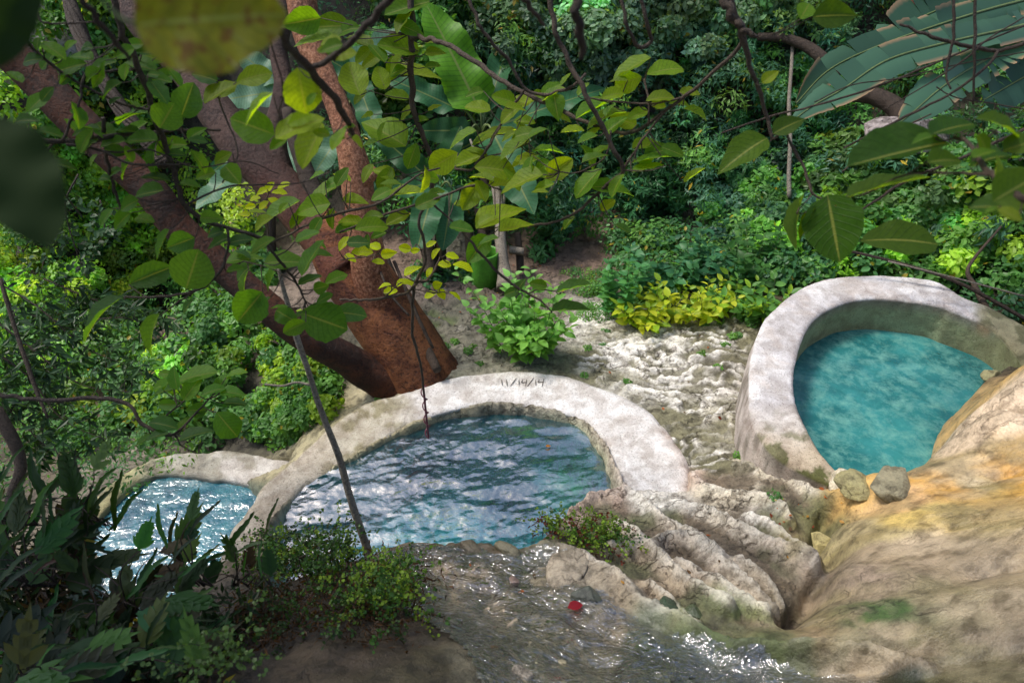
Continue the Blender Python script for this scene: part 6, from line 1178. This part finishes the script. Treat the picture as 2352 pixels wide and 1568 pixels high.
maidenhair('little fern and dried stems in the crack at the right end of the stream lip', [(u, v, d - .03) for u, v, d in onrock((1250,1205,1420,1250), 12)], 110, 1.0, YG + DG[:1] + [(.12,.03,.02)], 700)
maidenhair('single pale maidenhair frond at the bottom left of the dark rock', [(u, v, 2.15) for u, v in ((520,1500),(540,1520),(500,1530),(560,1490))], 24, 1.0, [(.08,.14,.04)], 10)
# narrow-leaved hanging twigs before the valley
def twig_cloud(name, label, cat, rows, nleaf, L0, cols, kind, mat=None, jit=.10):
    r = thing(name, label, cat, Pd(*rows[0][0][:3])); its, P, D, Nn, L = [], [], [], [], []
    for st in rows:
        a = np.array(st, float); C = smooth_path(Pd(a[:, 0], a[:, 1], a[:, 2]), 30); its.append(tube(C, np.linspace(.007, .002, 30), 5))
        for k in range(nleaf):
            i = random.randrange(4, 30); sub = C[i] + rdir(1)[0] * [jit, jit, jit * .7]; its.append(tube(np.linspace(C[i], sub, 3), .0014, 3, cap=False))
            for q in range(4): P.append(sub + rdir(1)[0] * .02); d = rdir(1)[0]; d[2] -= .5; d[0] += .3; D.append(d); Nn.append([random.gauss(0, .5), -.4, 1]); L.append(L0 * random.uniform(.6, 1.2))
    n = len(P); V, fl, c3 = swarm(np.array(P), np.array(D), np.array(Nn, float), np.array(L), np.array(cols)[RNG.integers(0, len(cols), n)] * RNG.uniform(.7, 1.3, (n, 1)), kind, .8)
    o = part('foliage', V, fl, M_FOL, r, col=c3, smooth=False); o['kind'] = 'stuff'; V, Fc = join(its); part('stems', V, Fc, mat or M_DARKB, r)
twig_cloud('willowy_shrub', 'dark narrow-leaved shrub hanging before the valley at the left edge', 'shrub', [[(-60,620,4.3),(80,700,4.3),(200,800,4.3),(330,850,4.3)], [(-60,700,4.2),(60,790,4.2),(180,880,4.2),(300,900,4.2)], [(-60,780,4.2),(60,860,4.2),(140,960,4.2),(240,1010,4.2)], [(-60,860,4.1),(40,960,4.1),(120,1040,4.1)], [(0,640,4.4),(60,800,4.4),(90,950,4.4),(110,1080,4.4)], [(60,720,4.4),(150,740,4.4),(280,730,4.4),(400,760,4.4)], [(100,640,4.6),(220,690,4.6),(330,720,4.6)]], 60, .09, [(.03,.07,.03),(.04,.09,.03),(.02,.05,.02)], 'lance')
twig_cloud('leafy_creeper', 'fine twigs with small round leaves in front of the valley, under the leaning limb', 'creeper', [[(180,400,4.6),(150,470,4.6),(170,560,4.6),(200,640,4.6)], [(230,460,4.6),(240,520,4.6),(210,600,4.6)], [(90,430,4.6),(110,540,4.6),(90,640,4.6)]], 30, .05, [(.04,.09,.04),(.03,.07,.03)], 'round')
for pth, lb in [([(-10,940,3.4,30),(30,1010,3.4,28),(48,1070,3.4,24),(30,1130,3.35,24),(12,1190,3.3,26),(-10,1260,3.3,30)], 'bent brown stem at the left edge'), ([(0,640,3.8,9),(30,740,3.8,9),(60,830,3.8,10),(85,900,3.8,9),(110,960,3.8,6)], 'thin dark stem slanting down at the left edge')]:
    r = thing('bent_stem', lb, 'stem', Pd(*pth[0][:3])); V, Fc = limb(pth, 24, 9, .1, 7); part('shaft', V, Fc, M_TWIG, r)

# ================================================================== LOOSE STONES, FALLEN LEAVES, ADDED UNSEEN CROWNS
def rockp(u, v, z):
    p = Pz(u, v, z); p[2] = ground_z(p[:1], p[1:2])[0]; return p
for u, v, z, size, col, lb, wet in [
  (1945,1112,.56,(.12,.13,.10),(.66,.60,.46),'smooth pale knob of stone at the lower lip of the turquoise pool',.1),
  (1955,1158,.62,(.13,.17,.08),(.34,.31,.15),'mossy streaked stone just below the pale knob',.3),
  (2030,1162,.72,(.16,.15,.09),(.24,.22,.14),'dark barnacled stone right of the mossy streaked stone',.3),
  (1905,1225,.64,(.09,.11,.07),(.44,.38,.17),'small yellowish stone in the gap between ridged rock and flowstone',.2),
  (1300,1312,1.0,(.20,.12,.07),(.34,.29,.22),'flat triangular stone on the right of the stream',.2),
  (1350,1368,1.12,(.10,.06,.035),(.07,.08,.06),'dark angular wet stone under the triangular stone',.8),
  (1532,1398,1.08,(.085,.06,.04),(.03,.05,.03),'dark green wet stone in the channel under the ridged rock',.9),
  (1600,1390,1.08,(.06,.05,.03),(.06,.08,.04),'small dark wet stone right of the dark green stone',.9),
  (1195,1560,1.5,(.06,.05,.03),(.5,.44,.36),'small pale pebble at the bottom edge beside the stream',.2),
  (2310,810,.58,(.10,.08,.07),(.3,.28,.14),'mossy lump at the right end of the turquoise pool wall',.3),
  (1090,1255,.98,(.11,.06,.04),(.09,.075,.05),'dark crusted stone on the lip above the middle pool',.7),
  (1165,1262,.96,(.09,.05,.04),(.12,.11,.07),'dark mossy stone on the lip right of the crusted stone',.6),
  (1180,1330,1.06,(.05,.03,.02),(.2,.14,.12),'small brown stone in the middle of the stream',.8)]:
    p = rockp(u, v, z); o = link('stone', stone_mesh('stone', int(u + v), M_ROCK, *size, col, .28, 4, wet), None, p + [0, 0, size[2] * .05]); o.rotation_euler = (.1, .1, random.uniform(0, 3)); tag(o, lb, 'stone')
fp = []
for u0, v0, u1, v1, z, n in ((1300,740,1700,1000,0,12),(1750,1130,1930,1240,.5,22),(1000,1250,1450,1400,1.0,8),(1500,1150,1800,1400,.7,5),(990,640,1150,760,-.2,20),(1050,540,1380,620,-.3,40),(1200,640,1320,700,-.2,6)):
    for _ in range(n): fp.append(rockp(random.uniform(u0, u1), random.uniform(v0, v1), z))
P = np.array(fp) + [0, 0, .012]; n = len(P); D = rdir(n); D[:, 2] *= .15; LC = np.array([(.30,.09,.03),(.16,.04,.02),(.36,.20,.05),(.10,.06,.03)])
V, fl, c3 = swarm(P, D, rdir(n, 4), RNG.uniform(.02, .042, n), LC[RNG.integers(0, 4, n)], 'oval', 1.1)
tag(link('fallen_leaves', mesh_from('fallen_leaves', V, fl, M_FOL, col=c3)), 'small brown and orange fallen leaves on rock and path', None, kind='stuff')
for u, v, z, s, c, lb in [(1303,1402,1.14,.085,(.30,.02,.03),'red fallen leaf under the running stream water'), (1253,1025,.0,.05,(.40,.16,.03),'small orange leaf floating on the middle pool'), (1890,1148,.56,.05,(.45,.12,.03),'orange red fallen leaf beside the mossy stones')]:
    p = Pz(u, v, z + .02) if 'pool' in lb else rockp(u, v, z) + [0, 0, .03]; r = thing('fallen_leaf', lb, 'leaf', p); add_leaf(L_SH[0], r, p, p, (1, .3, 0), (0, 0, 1), s, 1.2, c, 'blade')
# unseen crowns added: one shades the foreground, the tall ones darken pool reflections
def crown(name, label, cat, centres, r0, r1, per, L0, cols, kind='oval', trunk=None):
    C = np.array(centres); Rad = RNG.uniform(r0, r1, len(C)); V, fl, cc = clumps(C, Rad, per, L0, cols, kind, flat=.8, upb=0, tocam=0)
    root = thing(name, label, cat, trunk[0]) if trunk else None
    if root is None: return tag(link(name, mesh_from(name, V, fl, M_FOL, col=cc, smooth=False)), label, None, kind='stuff')
    o = part('crown', V, fl, M_FOL, root, col=cc, smooth=False); o['kind'] = 'stuff'; its = [tube(smooth_path(trunk, 20), np.linspace(.16, .06, 20), 10, .06)]
    top = np.array(trunk[-1]); its += [tube(smooth_path([top - [0, 0, random.uniform(0, 1)], (top + c) / 2 + [0, 0, .2], c], 8), np.linspace(.05, .015, 8), 6) for c in C[::3]]
    V, Fc = join(its); part('trunk', V, Fc, M_DARKB, root)
rn = lambda a, b: random.uniform(a, b)
crown('unseen_shade_tree', 'unseen leafy tree added above the viewpoint to shade the foreground', 'tree', [(rn(-6.0, -2.6), rn(-.4, 3.2), rn(5.4, 7.0)) for _ in range(70)] + [(rn(-3.5, -.5), rn(-2.5, .2), rn(5.2, 7.0)) for _ in range(24)], .3, .55, 90, .15, G_MID, 'oval', [(-3.2, -1.6, 2.3), (-3.0, -1.2, 4), (-2.4, -.3, 5.6)])
for i, (x, y, h, lb) in enumerate([(-6.5,12.5,9,'unseen tall tree added behind the leaning limbs to darken pool reflections'),(-2.6,13,10,'unseen tall tree added behind the red tree to darken pool reflections'),(.4,12.6,9.2,'unseen tall tree added behind the banana plants to darken pool reflections'),(5.4,12.5,10,'unseen tall tree added behind the torn leaves to darken pool reflections'),(9,11,11,'unseen tall tree added on the right bank to darken pool reflections')]):
    z0 = float(base_z(np.array([x]), np.array([y]))[0])
    crown('unseen_backdrop_tree', lb, 'tree', [(x + random.gauss(0, 1.1), y + random.gauss(0, .8), rn(z0 + 2.6, h)) for _ in range(50)], .4, .75, 90, .16, G_DK + G_MID, 'oval', [(x, y + .3, z0 - .2), (x + .2, y, z0 + 2.5), (x, y, h - 1.5)])
